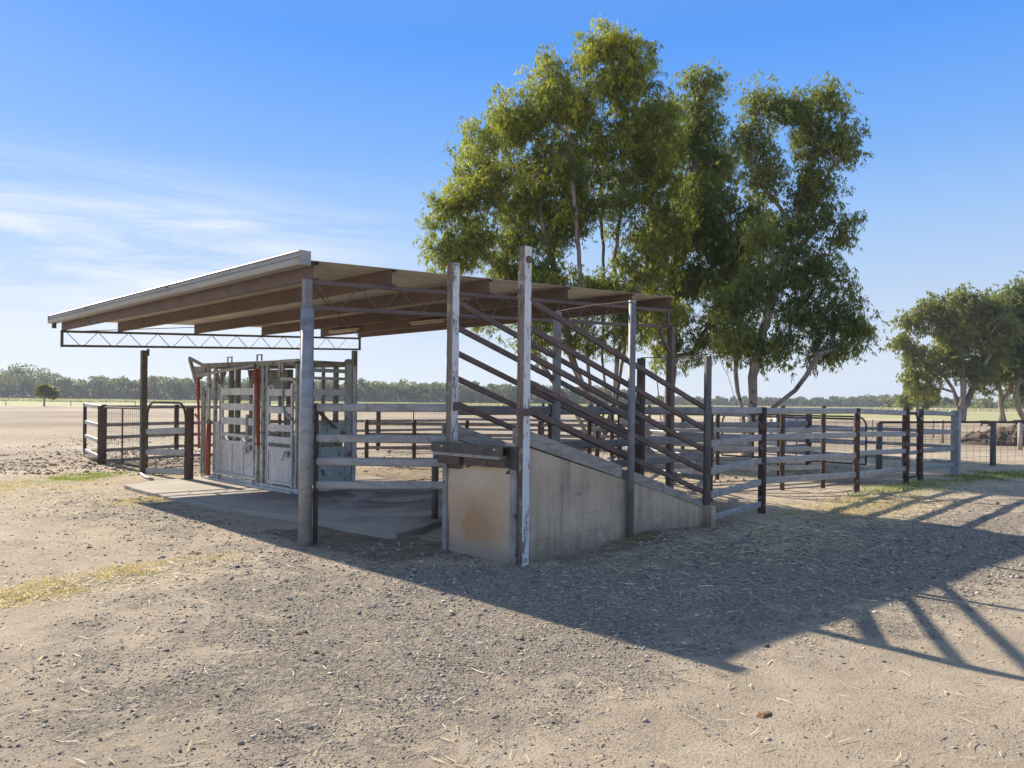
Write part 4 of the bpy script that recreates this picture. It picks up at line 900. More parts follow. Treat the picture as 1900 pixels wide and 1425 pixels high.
def calf(label, lat, dep, s=1.0, face=-1):
    c = at(lat, dep); b = bmesh.new(); d = RGT * face; sd = Vector((-d.y, d.x, 0))
    J = {'hip': (-0.5, 0, 0.42, .19), 'mid': (0, 0, 0.40, .22), 'sh': (0.42, 0, 0.45, .19), 'nk': (0.62, 0, 0.50, .12), 'hd': (0.82, 0, 0.47, .09), 'mz': (1.0, 0, 0.38, .055),
         'fl1': (0.46, .1, 0.18, .06), 'ff1': (0.66, .12, 0.05, .045), 'fl2': (0.42, -.1, 0.18, .06), 'ff2': (0.60, -.14, 0.05, .045), 'hl1': (-0.52, .13, 0.18, .085), 'hh1': (-0.25, .2, 0.06, .045), 'hl2': (-0.52, -.13, 0.18, .085), 'hh2': (-0.28, -.2, 0.06, .045), 'tl': (-0.70, 0, 0.36, .03), 'te': (-0.74, 0, 0.12, .025), 'e1': (0.74, .12, 0.52, .025), 'e2': (0.74, -.12, 0.52, .025)}
    E = [('mid', 'hip'), ('mid', 'sh'), ('sh', 'nk'), ('nk', 'hd'), ('hd', 'mz'), ('sh', 'fl1'), ('fl1', 'ff1'), ('sh', 'fl2'), ('fl2', 'ff2'), ('hip', 'hl1'), ('hl1', 'hh1'), ('hip', 'hl2'), ('hl2', 'hh2'), ('hip', 'tl'), ('tl', 'te'), ('hd', 'e1'), ('hd', 'e2')]
    ks = list(J); me = bpy.data.meshes.new('calf'); me.from_pydata([tuple(d * J[k][0] * s + sd * J[k][1] * s + Vector((0, 0, J[k][2] * s))) for k in ks], [(ks.index(a), ks.index(b2)) for a, b2 in E], [])
    o = link_mesh('black_cow', me, 'cow', loc=(c.x, c.y, float(gz(c.x, c.y)) - 0.02)); b.free()
    o.modifiers.new('skin', 'SKIN'); sv = me.skin_vertices[0].data
    for i, k in enumerate(ks): sv[i].radius = (J[k][3] * s, J[k][3] * s)
    sv[ks.index('mid')].use_root = True; sb = o.modifiers.new('sub', 'SUBSURF'); sb.levels = 2; sb.render_levels = 2
    tag(o, label, 'cow', 'black cows resting near the far right trees')
calf('black cow lying on bare ground left of the twin trunks beyond the wire fence', 44.0, 72, 0.85, -1)
calf('black cow lying at the right edge of view under the trees', 47.9, 73, 0.95, -1)
calf('second black cow resting beside the trunk at the right edge', 49.4, 75, 0.95, 1)

# ------------------------------------------------------------------ trees
def make_tree(name, label, base, blobs, stems, mat, bark, seed, n_cl, tw, lpt, leaf=(0.16, 0.034), trunk_r=0.2, cl_r=0.6, spread=0.30, depth_f=0.85, step=0.45, droop=0.55, group='tall gum trees standing behind the cattle yard', cat='tree', tint_sun=0.0, base_r=0.004):
    rg = np.random.default_rng(seed); R3 = np.array([RGT.x, RGT.y, 0]); F3 = np.array([FWD.x, FWD.y, 0]); U3 = np.array([0, 0, 1.0])
    root = empty(name, (base[0], base[1], float(gz(base[0], base[1]))), label, cat, group)
    pos = []; par = []; ln = []
    def add(p, pr): pos.append(p); par.append(pr); ln.append(0 if pr < 0 else ln[pr] + np.linalg.norm(p - pos[pr])); return len(pos) - 1
    def L3(l, z, d=0.0): return R3 * l + F3 * d + U3 * z
    b0 = add(L3(stems[0][0][0], -0.2), -1)
    for si, st in enumerate(stems):
        cur = b0; dd = 0.0; tgt = rg.uniform(-1, 1) * 1.0
        for k, (l, z) in enumerate(st[1:]):
            d = tgt * (k + 1) / len(st) * 1.4; q = L3(l, z, d); p0 = pos[cur].copy(); n = max(1, int(np.linalg.norm(q - p0) / step))
            for i in range(1, n + 1):
                j = rg.normal(0, 0.03 * step / 0.45, 3) if i < n else 0; cur = add(p0 + (q - p0) * i / n + j, cur)
    # clump centres in the crown
    vol = np.array([b[2] * b[3] for b in blobs]); cnt = np.maximum(2, np.round(vol / vol.sum() * n_cl)).astype(int); C = []; 
    for (l, z, rx, rz), c in zip(blobs, cnt):
        ry = (rx + rz) / 2 * depth_f; dc = rg.uniform(-0.6, 0.6) * ry * 0.9
        for _ in range(c):
            v = rg.normal(0, 1, 3); v /= np.linalg.norm(v); v *= rg.random() ** 0.4 * 0.86
            C.append(L3(l + v[0] * rx, z + v[2] * rz, dc + v[1] * ry))
    C = np.array(C); o_ = np.argsort(np.linalg.norm(C - pos[b0], axis=1)); C = C[o_]
    tips = []
    def attach(q, wl, lo=0, sag=0.0):
        P = np.array(pos[lo:]); Ln = np.array(ln[lo:]); dv = q - P; dist = np.linalg.norm(dv, axis=1); up = np.clip(-(dv[:, 2]), 0, None)
        k = int(np.argmin(dist + wl * Ln + up * 0.8 + (P[:, 2] < 0.5) * 3)) + lo; p0 = pos[k].copy(); D = np.linalg.norm(q - p0); n = max(1, int(D / step)); cur = k; bend = rg.normal(0, 0.07, 3) * D
        for i in range(1, n + 1):
            t = i / n; cur = add(p0 + (q - p0) * t + bend * math.sin(math.pi * t) + np.array([0, 0, sag * D * math.sin(math.pi * t)]), cur)
        return cur
    for q in C:
        c = attach(q, 0.28, 0, 0.08); lo = len(pos) - 1
        for _ in range(tw):
            v = rg.normal(0, 1, 3); v /= np.linalg.norm(v); v = v * cl_r * rg.uniform(0.45, 1.0); v[2] *= 0.9
            tips.append((attach(q + v, 0.1, lo), c))
    n = len(pos); A = np.full(n, (base_r * 1.0) ** 2.2); ch = [[] for _ in range(n)]
    for i in range(n - 1, 0, -1):
        A[par[i]] += A[i] * 0.92; ch[par[i]].append(i)
    pe = math.log(max(A[b0], 1e-12) / (base_r ** 2.2)) / math.log(trunk_r / base_r); rad = base_r * (A / (base_r ** 2.2)) ** (1 / pe)
    zz_ = np.array([q[2] for q in pos]); rad = rad * (1 + 0.35 * np.exp(-np.clip(zz_, 0, None) / (trunk_r * 2.0)))
    m = MB()
    def chain(i0, pr):
        st = [(i0, pr)]
        while st:
            i, p = st.pop(); seq = [p, i] if p >= 0 else [i]
            while ch[i]:
                cs = sorted(ch[i], key=lambda c: -rad[c])
                for c in cs[1:]: st.append((c, i))
                i = cs[0]; seq.append(i)
            rr = [float(rad[k]) for k in seq]
            if p >= 0: rr[0] = rr[1] * 1.05
            m.tube([pos[k] + np.array(root.location) for k in seq], rr, 9 if rr[min(1, len(rr) - 1)] > 0.05 else (6 if rr[min(1, len(rr) - 1)] > 0.02 else 4), caps=False)
    chain(b0, -1)
    me = bpy.data.meshes.new('trunk'); v = np.array(m.v, dtype=np.float32) - np.array(root.location, dtype=np.float32)
    me.from_pydata(v.tolist(), [], m.f); me.update(); link_mesh('trunk', me, bark, root, True)
    # leaves
    T = np.array([pos[t] for t, c in tips]); nt_ = len(T); N_ = nt_ * lpt
    tt = np.repeat(np.arange(nt_), lpt); off = rg.normal(0, 1, (N_, 3)) * np.array([spread, spread, spread * 1.05]); off[:, 2] -= spread * 0.5
    # hanging strands: leaves strung along short drooping twigs
    ns = max(1, lpt // 11); sid = np.arange(N_) % ns; key = tt * ns + sid; ks_ = nt_ * ns
    s0 = rg.normal(0, spread * 0.75, (ks_, 3)); sdir = rg.normal(0, 0.55, (ks_, 3)); sdir[:, 2] = -rg.uniform(0.35, 1.0, ks_) * droop * 1.8; slen = spread * rg.uniform(0.8, 2.2, ks_)
    tpar = rg.random(N_)[:, None]
    P = T[tt] + s0[key] + sdir[key] * slen[key][:, None] * tpar + rg.normal(0, spread * 0.10, (N_, 3)); P[:, 2] += 0.3 * spread; dirs = rg.normal(0, 1, (N_, 3)) * 0.5 ; dirs[:, 2] -= droop * 1.6; dirs /= np.linalg.norm(dirs, axis=1)[:, None]
    sd = np.cross(dirs, rg.normal(0, 1, (N_, 3))); sd /= np.linalg.norm(sd, axis=1)[:, None]
    ll = leaf[0] * rg.uniform(0.6, 1.25, N_)[:, None]; ww = leaf[1] * rg.uniform(0.6, 1.2, N_)[:, None]
    V = np.stack([P, P + dirs * ll * 0.45 + sd * ww / 2, P + dirs * ll, P + dirs * ll * 0.45 - sd * ww / 2], 1).reshape(-1, 3)
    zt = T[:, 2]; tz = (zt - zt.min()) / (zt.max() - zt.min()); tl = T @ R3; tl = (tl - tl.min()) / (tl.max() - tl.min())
    clt = rg.random(len(T)) ** 1.5 * 0.55; tint = np.clip(0.02 + clt[tt] + rg.normal(0, 0.12, N_) + tint_sun * (0.6 * tz[tt] + 0.3 * (1 - tl[tt])), 0, 1)  # leaves tinted brighter upward and leftward, painting the crown's sunlit side
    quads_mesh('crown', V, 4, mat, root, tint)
    return root

T1B = [(-0.15, 14.12, 1.17, 1.26), (1.03, 13.35, 1.17, 1.56), (-1.5, 12.94, 1.36, 1.46), (-3.04, 11.56, 1.36, 1.65), (-0.32, 11.78, 1.85, 1.94), (1.44, 11.22, 1.36, 1.75), (-4.19, 9.99, 1.36, 1.75), (-5.15, 9.2, 0.97, 1.36), (-5.85, 8.03, 0.62, 1.0), (-4.94, 7.65, 1.17, 1.17), (-3.01, 9.03, 1.46, 1.65), (-1.47, 9.83, 1.26, 1.56), (-3.58, 7.08, 1.07, 0.88), (-1.83, 7.88, 0.88, 1.17), (1.27, 8.88, 1.26, 1.36), (1.68, 6.94, 1.17, 0.97), (0.33, 5.76, 0.97, 0.58), (-2.01, 6.13, 0.97, 0.68), (-1.41, 4.58, 0.97, 0.78), (-4.13, 4.75, 0.6, 0.4), (-2.57, 3.79, 0.6, 0.4), (0.15, 4.2, 1.17, 0.58), (-5.3, 6.6, 0.9, 0.6), (-2.9, 5.9, 0.9, 0.5), (-0.1, 9.9, 1.3, 1.0), (-0.6, 8.3, 0.9, 0.9), (2.3, 9.9, 0.9, 1.2), (2.2, 12.1, 0.8, 0.9), (0.4, 14.6, 0.7, 0.6), (-2.4, 12.0, 1.0, 1.0), (0.7, 6.6, 0.9, 0.5), (2.4, 8.0, 0.9, 0.9), (-0.6, 6.0, 0.8, 0.5), (-1.6, 5.7, 1.7, 0.7), (-3.3, 6.2, 1.4, 0.7), (0.1, 5.3, 1.4, 0.55), (1.7, 5.0, 1.2, 0.6), (-2.4, 4.9, 1.2, 0.5)]
T1S = [[(-0.04, 0.04), (-0.31, 1.48), (-0.42, 2.84), (-0.54, 4.59), (-0.9, 7.5), (-1.2, 10.5)], [(0.04, 0.04), (0.27, 1.87), (0.15, 3.82), (0.22, 6.54), (0.1, 9.5), (0.2, 12.5)], [(0.1, 0.04), (0.66, 1.88), (0.93, 3.63), (0.51, 6.93), (0.9, 9.5)], [(0.05, 0.04), (0.5, 1.6), (0.62, 3.4), (1.5, 6.2), (2.0, 8.4)], [(0, 0.04), (-0.2, 1.4), (-1.0, 3.4), (-1.5, 6.0), (-2.2, 8.6)], [(-0.1, 0.04), (-0.79, 1.28), (-1.78, 2.63), (-2.47, 3.79), (-3.3, 6.2)]]
make_tree('gum_tree', 'tallest gum tree with broad yellow green crown, left of the group behind the shed roof', (17.14, 9.44), T1B, T1S, 'leaf_a', 'bark', 11, 300, 10, 84, leaf=(0.165, 0.036), trunk_r=0.18, cl_r=0.70, spread=0.19, tint_sun=0.62)
T3B = [(1.47, 14.22, 0.79, 0.73), (1.27, 12.86, 1.15, 1.04), (0.46, 11.5, 1.25, 1.25), (1.92, 11.1, 0.94, 1.35), (1.1, 9.42, 1.67, 1.46), (-0.14, 8.37, 1.25, 1.25), (2.16, 7.97, 1.25, 1.25), (0.92, 6.5, 1.46, 1.25), (2.8, 6.94, 1.04, 1.04), (-0.1, 5.03, 1.04, 0.83), (1.99, 4.64, 1.04, 0.94), (-0.94, 5.65, 0.83, 0.83), (3.3, 8.6, 0.9, 0.9), (0.6, 3.9, 0.9, 0.5)]
T3S = [[(0.0, -0.18), (0.14, 1.7), (0.22, 3.79), (0.3, 6.91), (0.69, 9.0), (1.1, 12)], [(0.0, -0.18), (-0.17, 1.91), (-0.4, 3.99), (-1.05, 5.65)]]
make_tree('gum_tree', 'dark green gum tree in the middle of the group behind the rusty roof post', (20.52, 8.92), T3B, T3S, 'leaf_b', 'bark', 12, 175, 9, 84, leaf=(0.165, 0.037), trunk_r=0.15, cl_r=0.74, spread=0.20, tint_sun=0.35)
T2B = [(0.33, 11.84, 0.63, 0.63), (1.06, 11.49, 0.9, 0.63), (0.16, 10.58, 0.72, 0.81), (0.54, 9.32, 0.81, 0.9), (2.49, 12.05, 0.72, 0.69), (1.96, 10.96, 0.9, 1.08), (2.87, 10.43, 0.63, 1.08), (2.34, 9.16, 0.9, 0.99), (1.63, 8.07, 0.99, 0.9), (2.72, 7.72, 0.54, 0.81), (0.56, 7.15, 0.9, 0.81), (1.83, 6.44, 0.99, 0.9), (0.22, 5.52, 0.99, 0.9), (2.74, 5.91, 0.63, 0.72), (1.67, 4.82, 1.17, 0.81), (3.11, 4.65, 0.9, 0.72), (3.66, 4.48, 0.45, 0.63), (2.76, 3.56, 0.9, 0.54), (-0.31, 4.07, 0.9, 0.72), (0.96, 3.72, 0.9, 0.72), (-0.86, 5.15, 0.72, 0.72)]
T2S = [[(-0.05, -0.08), (-0.14, 1.19), (-0.48, 2.63), (-1.12, 4.06)], [(0.0, -0.08), (-0.1, 1.55), (-0.3, 2.81), (-0.13, 4.44), (0.02, 6.6)], [(0.09, -0.08), (0.26, 1.55), (0.33, 3.0), (0.68, 4.44), (1.11, 6.62)], [(0.18, -0.08), (0.26, 1.19), (0.98, 1.83), (1.69, 2.65), (2.04, 3.38)], [(0.06, -0.08), (0.17, 1.37), (0.16, 2.63), (0.76, 5.17), (1.64, 7.7)]]
make_tree('gum_tree', 'open crowned gum tree with several forking pale trunks, right of the group', (19.11, 4.69), T2B, T2S, 'leaf_b', 'bark', 13, 225, 8, 48, leaf=(0.16, 0.038), trunk_r=0.165, cl_r=0.58, spread=0.18, tint_sun=0.4)
R1B = [(-5.23, 12.35, 2.58, 1.94), (-5.84, 9.11, 2.07, 1.42), (-5.16, 5.89, 2.26, 1.29), (-2.66, 13.67, 1.94, 1.94), (-1.34, 11.1, 2.91, 2.58), (0.56, 14.35, 1.94, 2.07), (1.25, 10.48, 2.91, 3.23), (-1.95, 7.22, 2.91, 2.26), (3.14, 14.37, 2.26, 1.94), (3.2, 9.21, 2.91, 2.91), (1.29, 5.96, 2.58, 1.61), (5.11, 11.81, 1.94, 3.23), (-3.85, 3.97, 1.94, 0.97), (-4.6, 7.6, 2.2, 1.3), (3.2, 5.2, 2.4, 1.4), (2.6, 3.9, 1.6, 0.7), (-0.6, 8.8, 2.2, 1.6)]
R1S = [[(0.0, 0.0), (0.1, 1.2), (-0.62, 4.0), (-1.93, 5.92), (-4.21, 7.19)], [(0.0, 0.0), (0.18, 1.75), (0.34, 4.33), (-0.15, 8.53), (-0.38, 11.75)], [(0.0, 0.0), (0.49, 1.7), (1.95, 5.32), (3.21, 7.92)], [(0, 0), (-0.2, 1.5), (-1.2, 4.5), (-2.5, 8.5)]]
GR = 'large gum trees in the far right paddock'
make_tree('gum_tree', 'wide spreading olive gum tree with pale trunk beyond the right wire fence', (98.69, 20.32), R1B, R1S, 'leaf_c', 'bark_far', 21, 170, 9, 46, leaf=(0.36, 0.14), trunk_r=0.55, cl_r=1.15, spread=0.42, step=1.0, group=GR, base_r=0.012)
R2B = [(-0.82, 14.26, 2.36, 2.36), (1.88, 13.61, 2.69, 2.69), (4.59, 12.29, 2.69, 3.37), (1.25, 9.57, 2.69, 3.03), (3.96, 7.57, 2.69, 2.69), (-0.07, 6.18, 2.36, 1.68), (2.65, 4.19, 2.02, 1.01), (-1.46, 10.88, 1.68, 2.36), (2.5, 16.2, 2.2, 1.4)]
R2S = [[(0.0, 0.05), (-0.36, 2.14), (-0.72, 4.83), (-0.1, 9.55)], [(0.0, 0.05), (-0.29, 2.14), (1.29, 5.52), (2.59, 9.58)]]
make_tree('gum_tree', 'tall gum tree partly cut off at the right edge with a slim forked trunk', (107.03, 17.72), R2B, R2S, 'leaf_b', 'bark_far', 22, 120, 9, 46, leaf=(0.36, 0.14), trunk_r=0.38, cl_r=1.2, spread=0.45, step=1.0, group=GR, base_r=0.012, tint_sun=0.2)
p = at(63.5, 96); make_tree('gum_tree', 'leaning slim trunk gum at the very right edge of the paddock', (p.x, p.y), [(x - 1.0, z, a, b) for x, z, a, b in R2B], [[(0.3, 0), (-0.8, 1.6), (-1.1, 3.6), (0.2, 8)]], 'leaf_b', 'bark_far', 23, 60, 7, 50, leaf=(0.36, 0.13), trunk_r=0.28, cl_r=1.2, spread=0.45, step=1.0, group=GR, base_r=0.012)
make_tree('round_tree', 'small round topped tree alone in the far left paddock', (34.57, 155.18), [(-0.03, 3.29, 1.1, 0.9), (1.37, 2.7, 1.2, 0.9), (-0.73, 2.78, 0.8, 0.7), (1.98, 2.3, 0.8, 0.5), (0.5, 3.0, 1.2, 0.9)], [[(0.0, -0.01), (0.09, 0.9), (0.28, 1.9)]], 'leaf_c', 'bark_far', 24, 60, 6, 40, leaf=(0.3, 0.2), trunk_r=0.14, cl_r=0.45, spread=0.25, step=0.6, group=None, base_r=0.01)
p = at(86, 165); make_tree('round_tree', 'small green tree between the fence corner and the spreading gum trunk', (p.x, p.y), [(0, 4.5, 3.0, 2.4), (2.4, 3.6, 2.2, 1.8), (-1.8, 3.2, 1.8, 1.5)], [[(0, 0), (0.1, 2), (0.2, 3.5)]], 'leaf_c', 'bark_far', 25, 50, 6, 40, leaf=(0.5, 0.3), trunk_r=0.2, cl_r=0.9, spread=0.4, step=0.8, group=None, base_r=0.01)

def treeline(name, label, l0, l1, d0, d1, hfun, seed, rows=3, sp=9.0, leafs=520, size=1.0, mat='leaf_far'):
    rg = np.random.default_rng(seed); VV = []; TT = []
    for r in range(rows):
        x = l0
        while x < l1:
            dep = d0 + (d1 - d0) * (x - l0) / (l1 - l0) + r * 12 + rg.uniform(-4, 4); h = hfun(x / dep) * rg.uniform(0.78, 1.12) * (dep / d0 if False else 1.0)
            sub = rg.integers(5, 9); c0 = rg.uniform(0, 0.45)
            cw = h * rg.uniform(0.24, 0.36)
            for s_ in range(sub):
                cx = rg.normal(0, cw * 0.55); cz = h * rg.uniform(0.30, 0.86); cy = rg.normal(0, 2); rr = h * rg.uniform(0.14, 0.26)
                n = leafs // sub; v = rg.normal(0, 1, (n, 3)); v /= np.linalg.norm(v, axis=1)[:, None]; v *= (rg.random((n, 1)) ** 0.35) * rr; v[:, 2] *= 0.75
                VV.append(np.stack([x + cx + v[:, 0], dep + cy + v[:, 1], cz + v[:, 2]], -1)); TT.append(np.clip(c0 + rg.normal(0, 0.12, n) + 0.1 * rg.random(), 0, 1))
            # scrub below
            n = leafs // 3; VV.append(np.stack([x + rg.normal(0, cw, n), dep + rg.normal(0, 3, n), rg.random(n) * h * 0.45], -1)); TT.append(np.clip(rg.normal(0.1, 0.1, n), 0, 1))
            x += sp * rg.uniform(0.6, 1.3)
    P = np.concatenate(VV); T = np.concatenate(TT); n = len(P)
    W = np.stack([EYE.x + RGT.x * P[:, 0] + FWD.x * P[:, 1], EYE.y + RGT.y * P[:, 0] + FWD.y * P[:, 1], P[:, 2]], -1)
    a = rg.normal(0, 1, (n, 3)); a /= np.linalg.norm(a, axis=1)[:, None]; b = np.cross(a, rg.normal(0, 1, (n, 3))); b /= np.linalg.norm(b, axis=1)[:, None]; s1 = size * rg.uniform(0.5, 1.2, n)[:, None]
    V = np.stack([W - a * s1 * 0.6, W + b * s1 * 0.4, W + a * s1 * 0.6, W - b * s1 * 0.4], 1).reshape(-1, 3)
    o = quads_mesh(name, V, 4, mat, None, T); tag(o, label, 'wood', kind='stuff')
hl = lambda u: float(np.interp(u, [-0.8, -0.66, -0.61, -0.59, -0.4, -0.1, 0.02, 0.12, 0.2], [21, 20, 21.5, 15.5, 15.5, 15.5, 14, 12, 8]))
treeline('far_wood', 'dense grey green gum wood along the horizon on the left', -640, 95, 480, 490, hl, 5, rows=4, sp=7.5, size=1.25, leafs=560)
hr = lambda u: float(np.interp(u, [0.0, 0.1, 0.4, 0.5, 0.56, 0.7], [9, 9.5, 10, 15, 9, 13]))
treeline('distant_wood', 'low distant tree belt along the horizon on the right', 60, 720, 760, 760, hr, 6, rows=4, sp=8, leafs=260, size=1.7)
treeline('far_hedge', 'green scrub belt behind the right gum trees', 215, 420, 430, 420, lambda u: 7.0, 8, rows=2, sp=8, leafs=300, size=1.3, mat='leaf_c')

# ------------------------------------------------------------------ loose cover
def frustum_samples(n, d0, d1, rg, p=1.0, margin=0.06, lim=0.69):
    u = rg.random(n); d = (d0 ** (1 - p) + u * (d1 ** (1 - p) - d0 ** (1 - p))) ** (1 / (1 - p)) if p != 1 else d0 * (d1 / d0) ** u
    l = (rg.random(n) * 2 - 1) * lim * d
    return EYE.x + RGT.x * l + FWD.x * d, EYE.y + RGT.y * l + FWD.y * d, d
def off_structures(x, y):
    slab = (x > 0.28) & (x < 5.2) & (y > -0.45) & (y < 8.1); rmp = (x > 0.9) & (x < 5.0) & (y > -2.66) & (y < -1.2)
    return ~(slab | rmp)
def stones():
    rg = np.random.default_rng(31); x, y, d = frustum_samples(520000, 2.6, 17, rg, 0.75); z = zones(x, y)
    pr = 0.10 + 0.60 * np.clip((z[:, 0] - 0.25) * 1.8, 0, 1); pr *= (0.25 + 1.5 * np.clip(fbm(x, y, 2.2, 3) - 0.30, 0, 1)); pr = np.where(z[:, 2] > 0.4, pr * 0.15, pr)
    k = (rg.random(len(x)) < pr) & off_structures(x, y) & ~((x > 1.9) & (y > -1.2)); x, y, d = x[k], y[k], d[k]; n = len(x)
    r = np.clip(rg.lognormal(math.log(0.0043), 0.58, n), 0.0022, 0.026) * np.clip(d / 5.5, 0.8, 1.7)
    base = np.array([(1, 0, 0), (0, 1, 0), (-1, 0, 0), (0, -1, 0), (0, 0, 0.75), (0, 0, -0.6)], dtype=float)
    V = base[None] * (1 + rg.uniform(-.4, .4, (n, 6, 3))) + rg.uniform(-.22, .22, (n, 6, 3)); a = rg.random(n) * 6.28; c, s = np.cos(a)[:, None], np.sin(a)[:, None]
    X = V[..., 0] * c - V[..., 1] * s * rg.uniform(.6, 1, (n, 1)); Y = V[..., 0] * s + V[..., 1] * c; P = np.stack([X * r[:, None] + x[:, None], Y * r[:, None] + y[:, None], V[..., 2] * r[:, None] * rg.uniform(0.4, 0.85, (n, 1)) + (gz(x, y) + r * 0.12)[:, None]], -1)
    F_ = [(0, 1, 4), (1, 2, 4), (2, 3, 4), (3, 0, 4), (1, 0, 5), (2, 1, 5), (3, 2, 5), (0, 3, 5)]
    t = np.where(rg.random(n) < 0.50, rg.uniform(0.0, 0.4, n), rg.uniform(0.45, 1.0, n))
    o = quads_mesh('gravel', P.reshape(-1, 3), 6, 'stone', None, t, kfaces=F_); tag(o, 'loose blue grey gravel stones scattered over the dirt yard', 'gravel', kind='stuff'); print('stones', n)
stones()
def strips(name, label, cat, x, y, rg, length, width, mat, up=0.12, tilt=0.25, t0=0.0, t1=1.0, lift=0.004):
    n = len(x); a = rg.random(n) * 6.28; el = np.abs(rg.normal(0, tilt, n)); L_ = length * rg.uniform(0.4, 1.3, n)
    d = np.stack([np.cos(a) * np.cos(el), np.sin(a) * np.cos(el), np.sin(el)], -1); s = np.stack([-np.sin(a), np.cos(a), rg.normal(0, 0.4, n)], -1) * (width * rg.uniform(0.6, 1.3, n))[:, None] / 2
    P0 = np.stack([x, y, gz(x, y) + lift], -1); bend = np.stack([rg.normal(0, 0.12, n), rg.normal(0, 0.12, n), rg.normal(0, .02, n)], -1) * L_[:, None]
    P1 = P0 + d * L_[:, None] * 0.5 + bend * 0.5; P2 = P0 + d * L_[:, None]
    V = np.stack([P0 - s, P0 + s, P1 + s, P2, P1 - s], 1)
    o = quads_mesh(name, V.reshape(-1, 3), 5, mat, None, rg.uniform(t0, t1, n)); tag(o, label, cat, kind='stuff')
def straws():
    rg = np.random.default_rng(41); x, y, d = frustum_samples(42000, 3.0, 24, rg, 0.5); z = zones(x, y); pr = np.clip(z[:, 1] - 0.22, 0.015, 1) ** 1.3 * 1.6
    k = (rg.random(len(x)) < pr) & off_structures(x, y); strips('straw_litter', 'bits of pale straw lying on the gravel and dirt', 'straw', x[k], y[k], rg, 0.13, 0.0045, 'straw', tilt=0.08, lift=0.008)
    n = 800; x, y, d = frustum_samples(n, 3.0, 11, rg, 0.6); k = off_structures(x, y); strips('twig_litter', 'thin dry stalks and twigs strewn over the foreground', 'twigs', x[k], y[k], rg, 0.12, 0.005, 'straw', tilt=0.06, lift=0.01)
straws()
def straw_beds():
    for sd, n, cx, cy, rx, ry, ln_ in ((43, 11000, 8.6, -3.3, 4.2, 0.95, 0.15), (44, 2200, -2.75, -0.55, 2.0, 0.5, 0.09), (45, 3200, 4.6, -3.9, 4.0, 1.2, 0.14), (46, 2500, -0.6, 7.6, 1.6, 3.4, 0.10), (47, 2200, 9.0, 3.5, 4.0, 4.5, 0.16)):
        rg = np.random.default_rng(sd); x = cx + rg.normal(0, 0.5, n) * rx; y = cy + rg.normal(0, 0.5, n) * ry; k = off_structures(x, y) & (fbm(x, y, 1.1, 3) > 0.40); x, y = x[k], y[k]
        strips('straw_litter', {43: 'golden straw bed below the right fence', 44: 'pale straw mixed through the yellow grass patch', 45: 'scattered straw on the shaded gravel by the ramp', 46: 'straw flecks on the left dirt', 47: 'straw spread inside the cattle yard'}[sd], 'straw', x, y, rg, ln_, 0.005, 'straw', tilt=0.1, lift=0.008)
straw_beds()
def grass_patch(label, cx, cy, rx, ry, ang, n, h, mat, seed, name='grass', w_=0.006):
    rg = np.random.default_rng(seed); r = np.sqrt(rg.random(n)); a = rg.random(n) * 6.28; u = r * np.cos(a) * rx; v = r * np.sin(a) * ry
    x = cx + u * math.cos(ang) - v * math.sin(ang); y = cy + u * math.sin(ang) + v * math.cos(ang); k = (rg.random(n) < np.clip((1 - r) * 1.5, 0, 1) * np.clip((fbm(x, y, 3.0, 4) - 0.36) * 5, 0, 1)) & off_structures(x, y); x, y = x[k], y[k]; n = len(x)
    az_ = rg.random(n) * 6.28; ln_ = np.abs(rg.normal(0.45, 0.3, n)); hh = h * rg.uniform(0.4, 1.3, n); s = np.stack([np.cos(az_), np.sin(az_), np.zeros(n)], -1) * w_ / 2
    lean = np.stack([np.cos(az_ + 1.6), np.sin(az_ + 1.6), np.zeros(n)], -1) * (hh * ln_)[:, None]; P0 = np.stack([x, y, gz(x, y) - 0.003], -1); up = np.stack([np.zeros(n), np.zeros(n), hh], -1)
    V = np.stack([P0 - s, P0 + s, P0 + up * 0.6 + lean * 0.4 + s * 0.7, P0 + up + lean, P0 + up * 0.6 + lean * 0.4 - s * 0.7], 1)
    o = quads_mesh(name, V.reshape(-1, 3), 5, mat, None, np.clip(rg.normal(0.4, 0.28, n), 0, 1)); tag(o, label, 'grass', kind='stuff')
grass_patch('bright green grass tuft patch before the far shed post', 0.5, 10.0, 1.5, 0.9, 0.6, 11000, 0.04, 'grass_green', 51)
grass_patch('yellowing grass and straw patch in the left foreground', -2.75, -0.50, 2.1, 0.55, 0.22, 15000, 0.026, 'grass_dry', 52)
grass_patch('thin green tufts along the slab edge', 0.20, 5.1, 1.1, 0.55, 0.2, 3800, 0.045, 'grass_dry', 53)
grass_patch('sparse faded grass on the left dirt', -0.9, 9.0, 2.4, 2.1, 0.0, 9000, 0.035, 'grass_dry', 54)
grass_patch('shaded green grass under the right yard fence', 13.0, -2.6, 4.2, 0.8, 0.0, 6500, 0.06, 'grass_green', 55, w_=0.008)
grass_patch('grass growing round the corner post', 17.5, -3.0, 2.6, 1.1, 0.0, 6500, 0.07, 'grass_green', 56, w_=0.008)
grass_patch('dry grass and straw below the right fence rails', 8.6, -3.0, 3.0, 0.9, 0.0, 9000, 0.04, 'grass_dry', 57)
grass_patch('weeds growing at the foot of the ramp wall', 3.0, -2.72, 0.5, 0.16, 0.0, 420, 0.05, 'grass_green', 58)
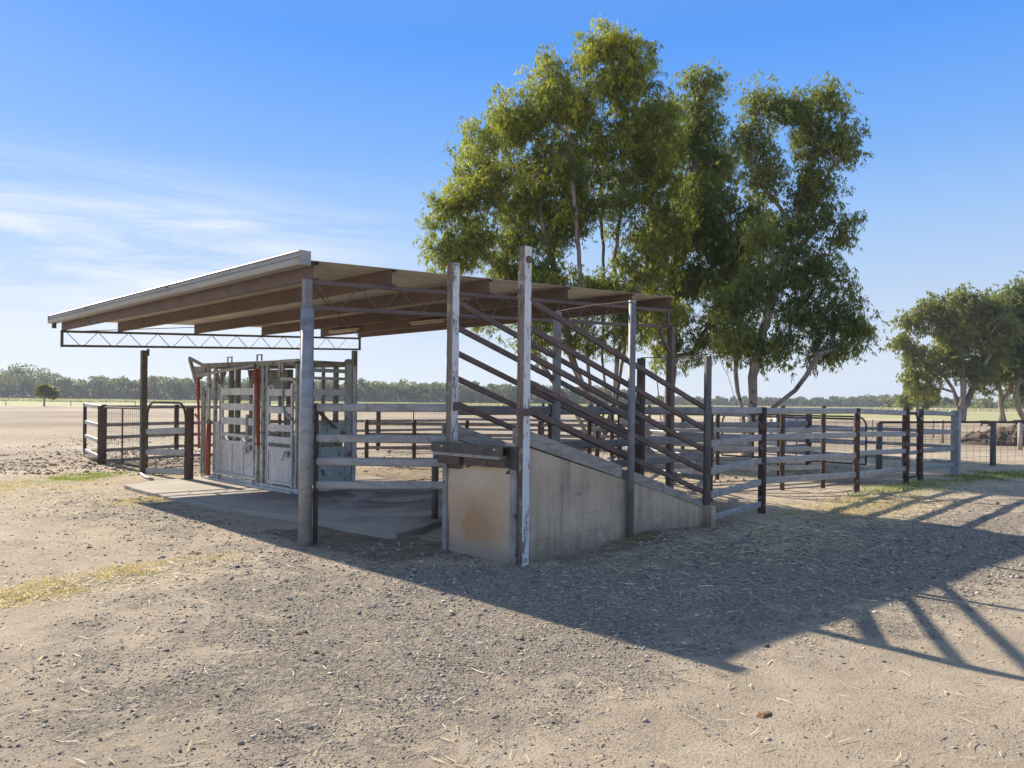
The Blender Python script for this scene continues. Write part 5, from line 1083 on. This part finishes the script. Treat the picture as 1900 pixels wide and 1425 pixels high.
def far_grass():
    rg = np.random.default_rng(61); n = 60000; d = rg.uniform(335, 440, n); l = rg.uniform(-0.75, 0.75, n) * d
    x = EYE.x + RGT.x * l + FWD.x * d; y = EYE.y + RGT.y * l + FWD.y * d; h = rg.uniform(0.5, 1.5, n); a = rg.random(n) * 6.28; s = np.stack([np.cos(a), np.sin(a), 0 * a], -1) * 0.7; P0 = np.stack([x, y, gz(x, y) - .1], -1); up = np.stack([rg.normal(0, .2, n), rg.normal(0, .2, n), h], -1)
    V = np.stack([P0 - s, P0 + s, P0 + up], 1); o = quads_mesh('bleached_grass', V.reshape(-1, 3), 3, 'grass_far', None, rg.random(n)); tag(o, 'strip of tall bleached grass before the far wood', 'grass', kind='stuff')
far_grass()
def clods():
    rg = np.random.default_rng(71); n = 15000; d = rg.uniform(17, 40, n); l = rg.uniform(-0.72, -0.20, n) * d; x = EYE.x + RGT.x * l + FWD.x * d; y = EYE.y + RGT.y * l + FWD.y * d
    k = (rg.random(n) < np.clip((fbm(x, y, 0.5, 3) - 0.42) * 4, 0, 1) * sstep(38, 22, d)); x, y, d = x[k], y[k], d[k]
    n2 = 2600; x2 = rg.uniform(2, 17, n2); y2 = rg.uniform(0, 13, n2); kk = (x2 > 5.4) | (y2 > 8.3); x = np.concatenate([x, x2[kk]]); y = np.concatenate([y, y2[kk]]); n = len(x)
    r = rg.lognormal(math.log(0.02), 0.5, n); base = np.array([(1, 0, 0), (0, 1, 0), (-1, 0, 0), (0, -1, 0), (0, 0, 0.7), (0, 0, -0.6)], dtype=float)
    V = (base[None] + rg.uniform(-.4, .4, (n, 6, 3))) * r[:, None, None]; P = V + np.stack([x, y, gz(x, y) + r * 0.2], -1)[:, None, :]
    o = quads_mesh('earth_clods', P.reshape(-1, 3), 6, 'clod', None, rg.random(n), kfaces=[(0, 1, 4), (1, 2, 4), (2, 3, 4), (3, 0, 4), (1, 0, 5), (2, 1, 5), (3, 2, 5), (0, 3, 5)]); tag(o, 'broken earth clods over the trampled paddock', 'clods', kind='stuff')
clods()

# ------------------------------------------------------------------ haze
def haze():
    m = bpy.data.materials.new('thin_air'); m.use_nodes = True; t = m.node_tree; t.nodes.clear(); o = t.nodes.new('ShaderNodeOutputMaterial'); v = t.nodes.new('ShaderNodeVolumePrincipled')
    v.inputs['Color'].default_value = (0.78, 0.86, 1.0, 1); v.inputs['Density'].default_value = 0.00028; v.inputs['Anisotropy'].default_value = 0.2; t.links.new(v.outputs[0], o.inputs['Volume']); M['haze'] = m
    c = Vector((0, 0, 0)); b = MB().box(-3250, 3250, -3250, 3250, -3.0, 45.0).build('haze', 'haze'); tag(b, 'pale dusty air lying over the flat paddocks', 'haze', kind='stuff')
    b.visible_shadow = True
haze()
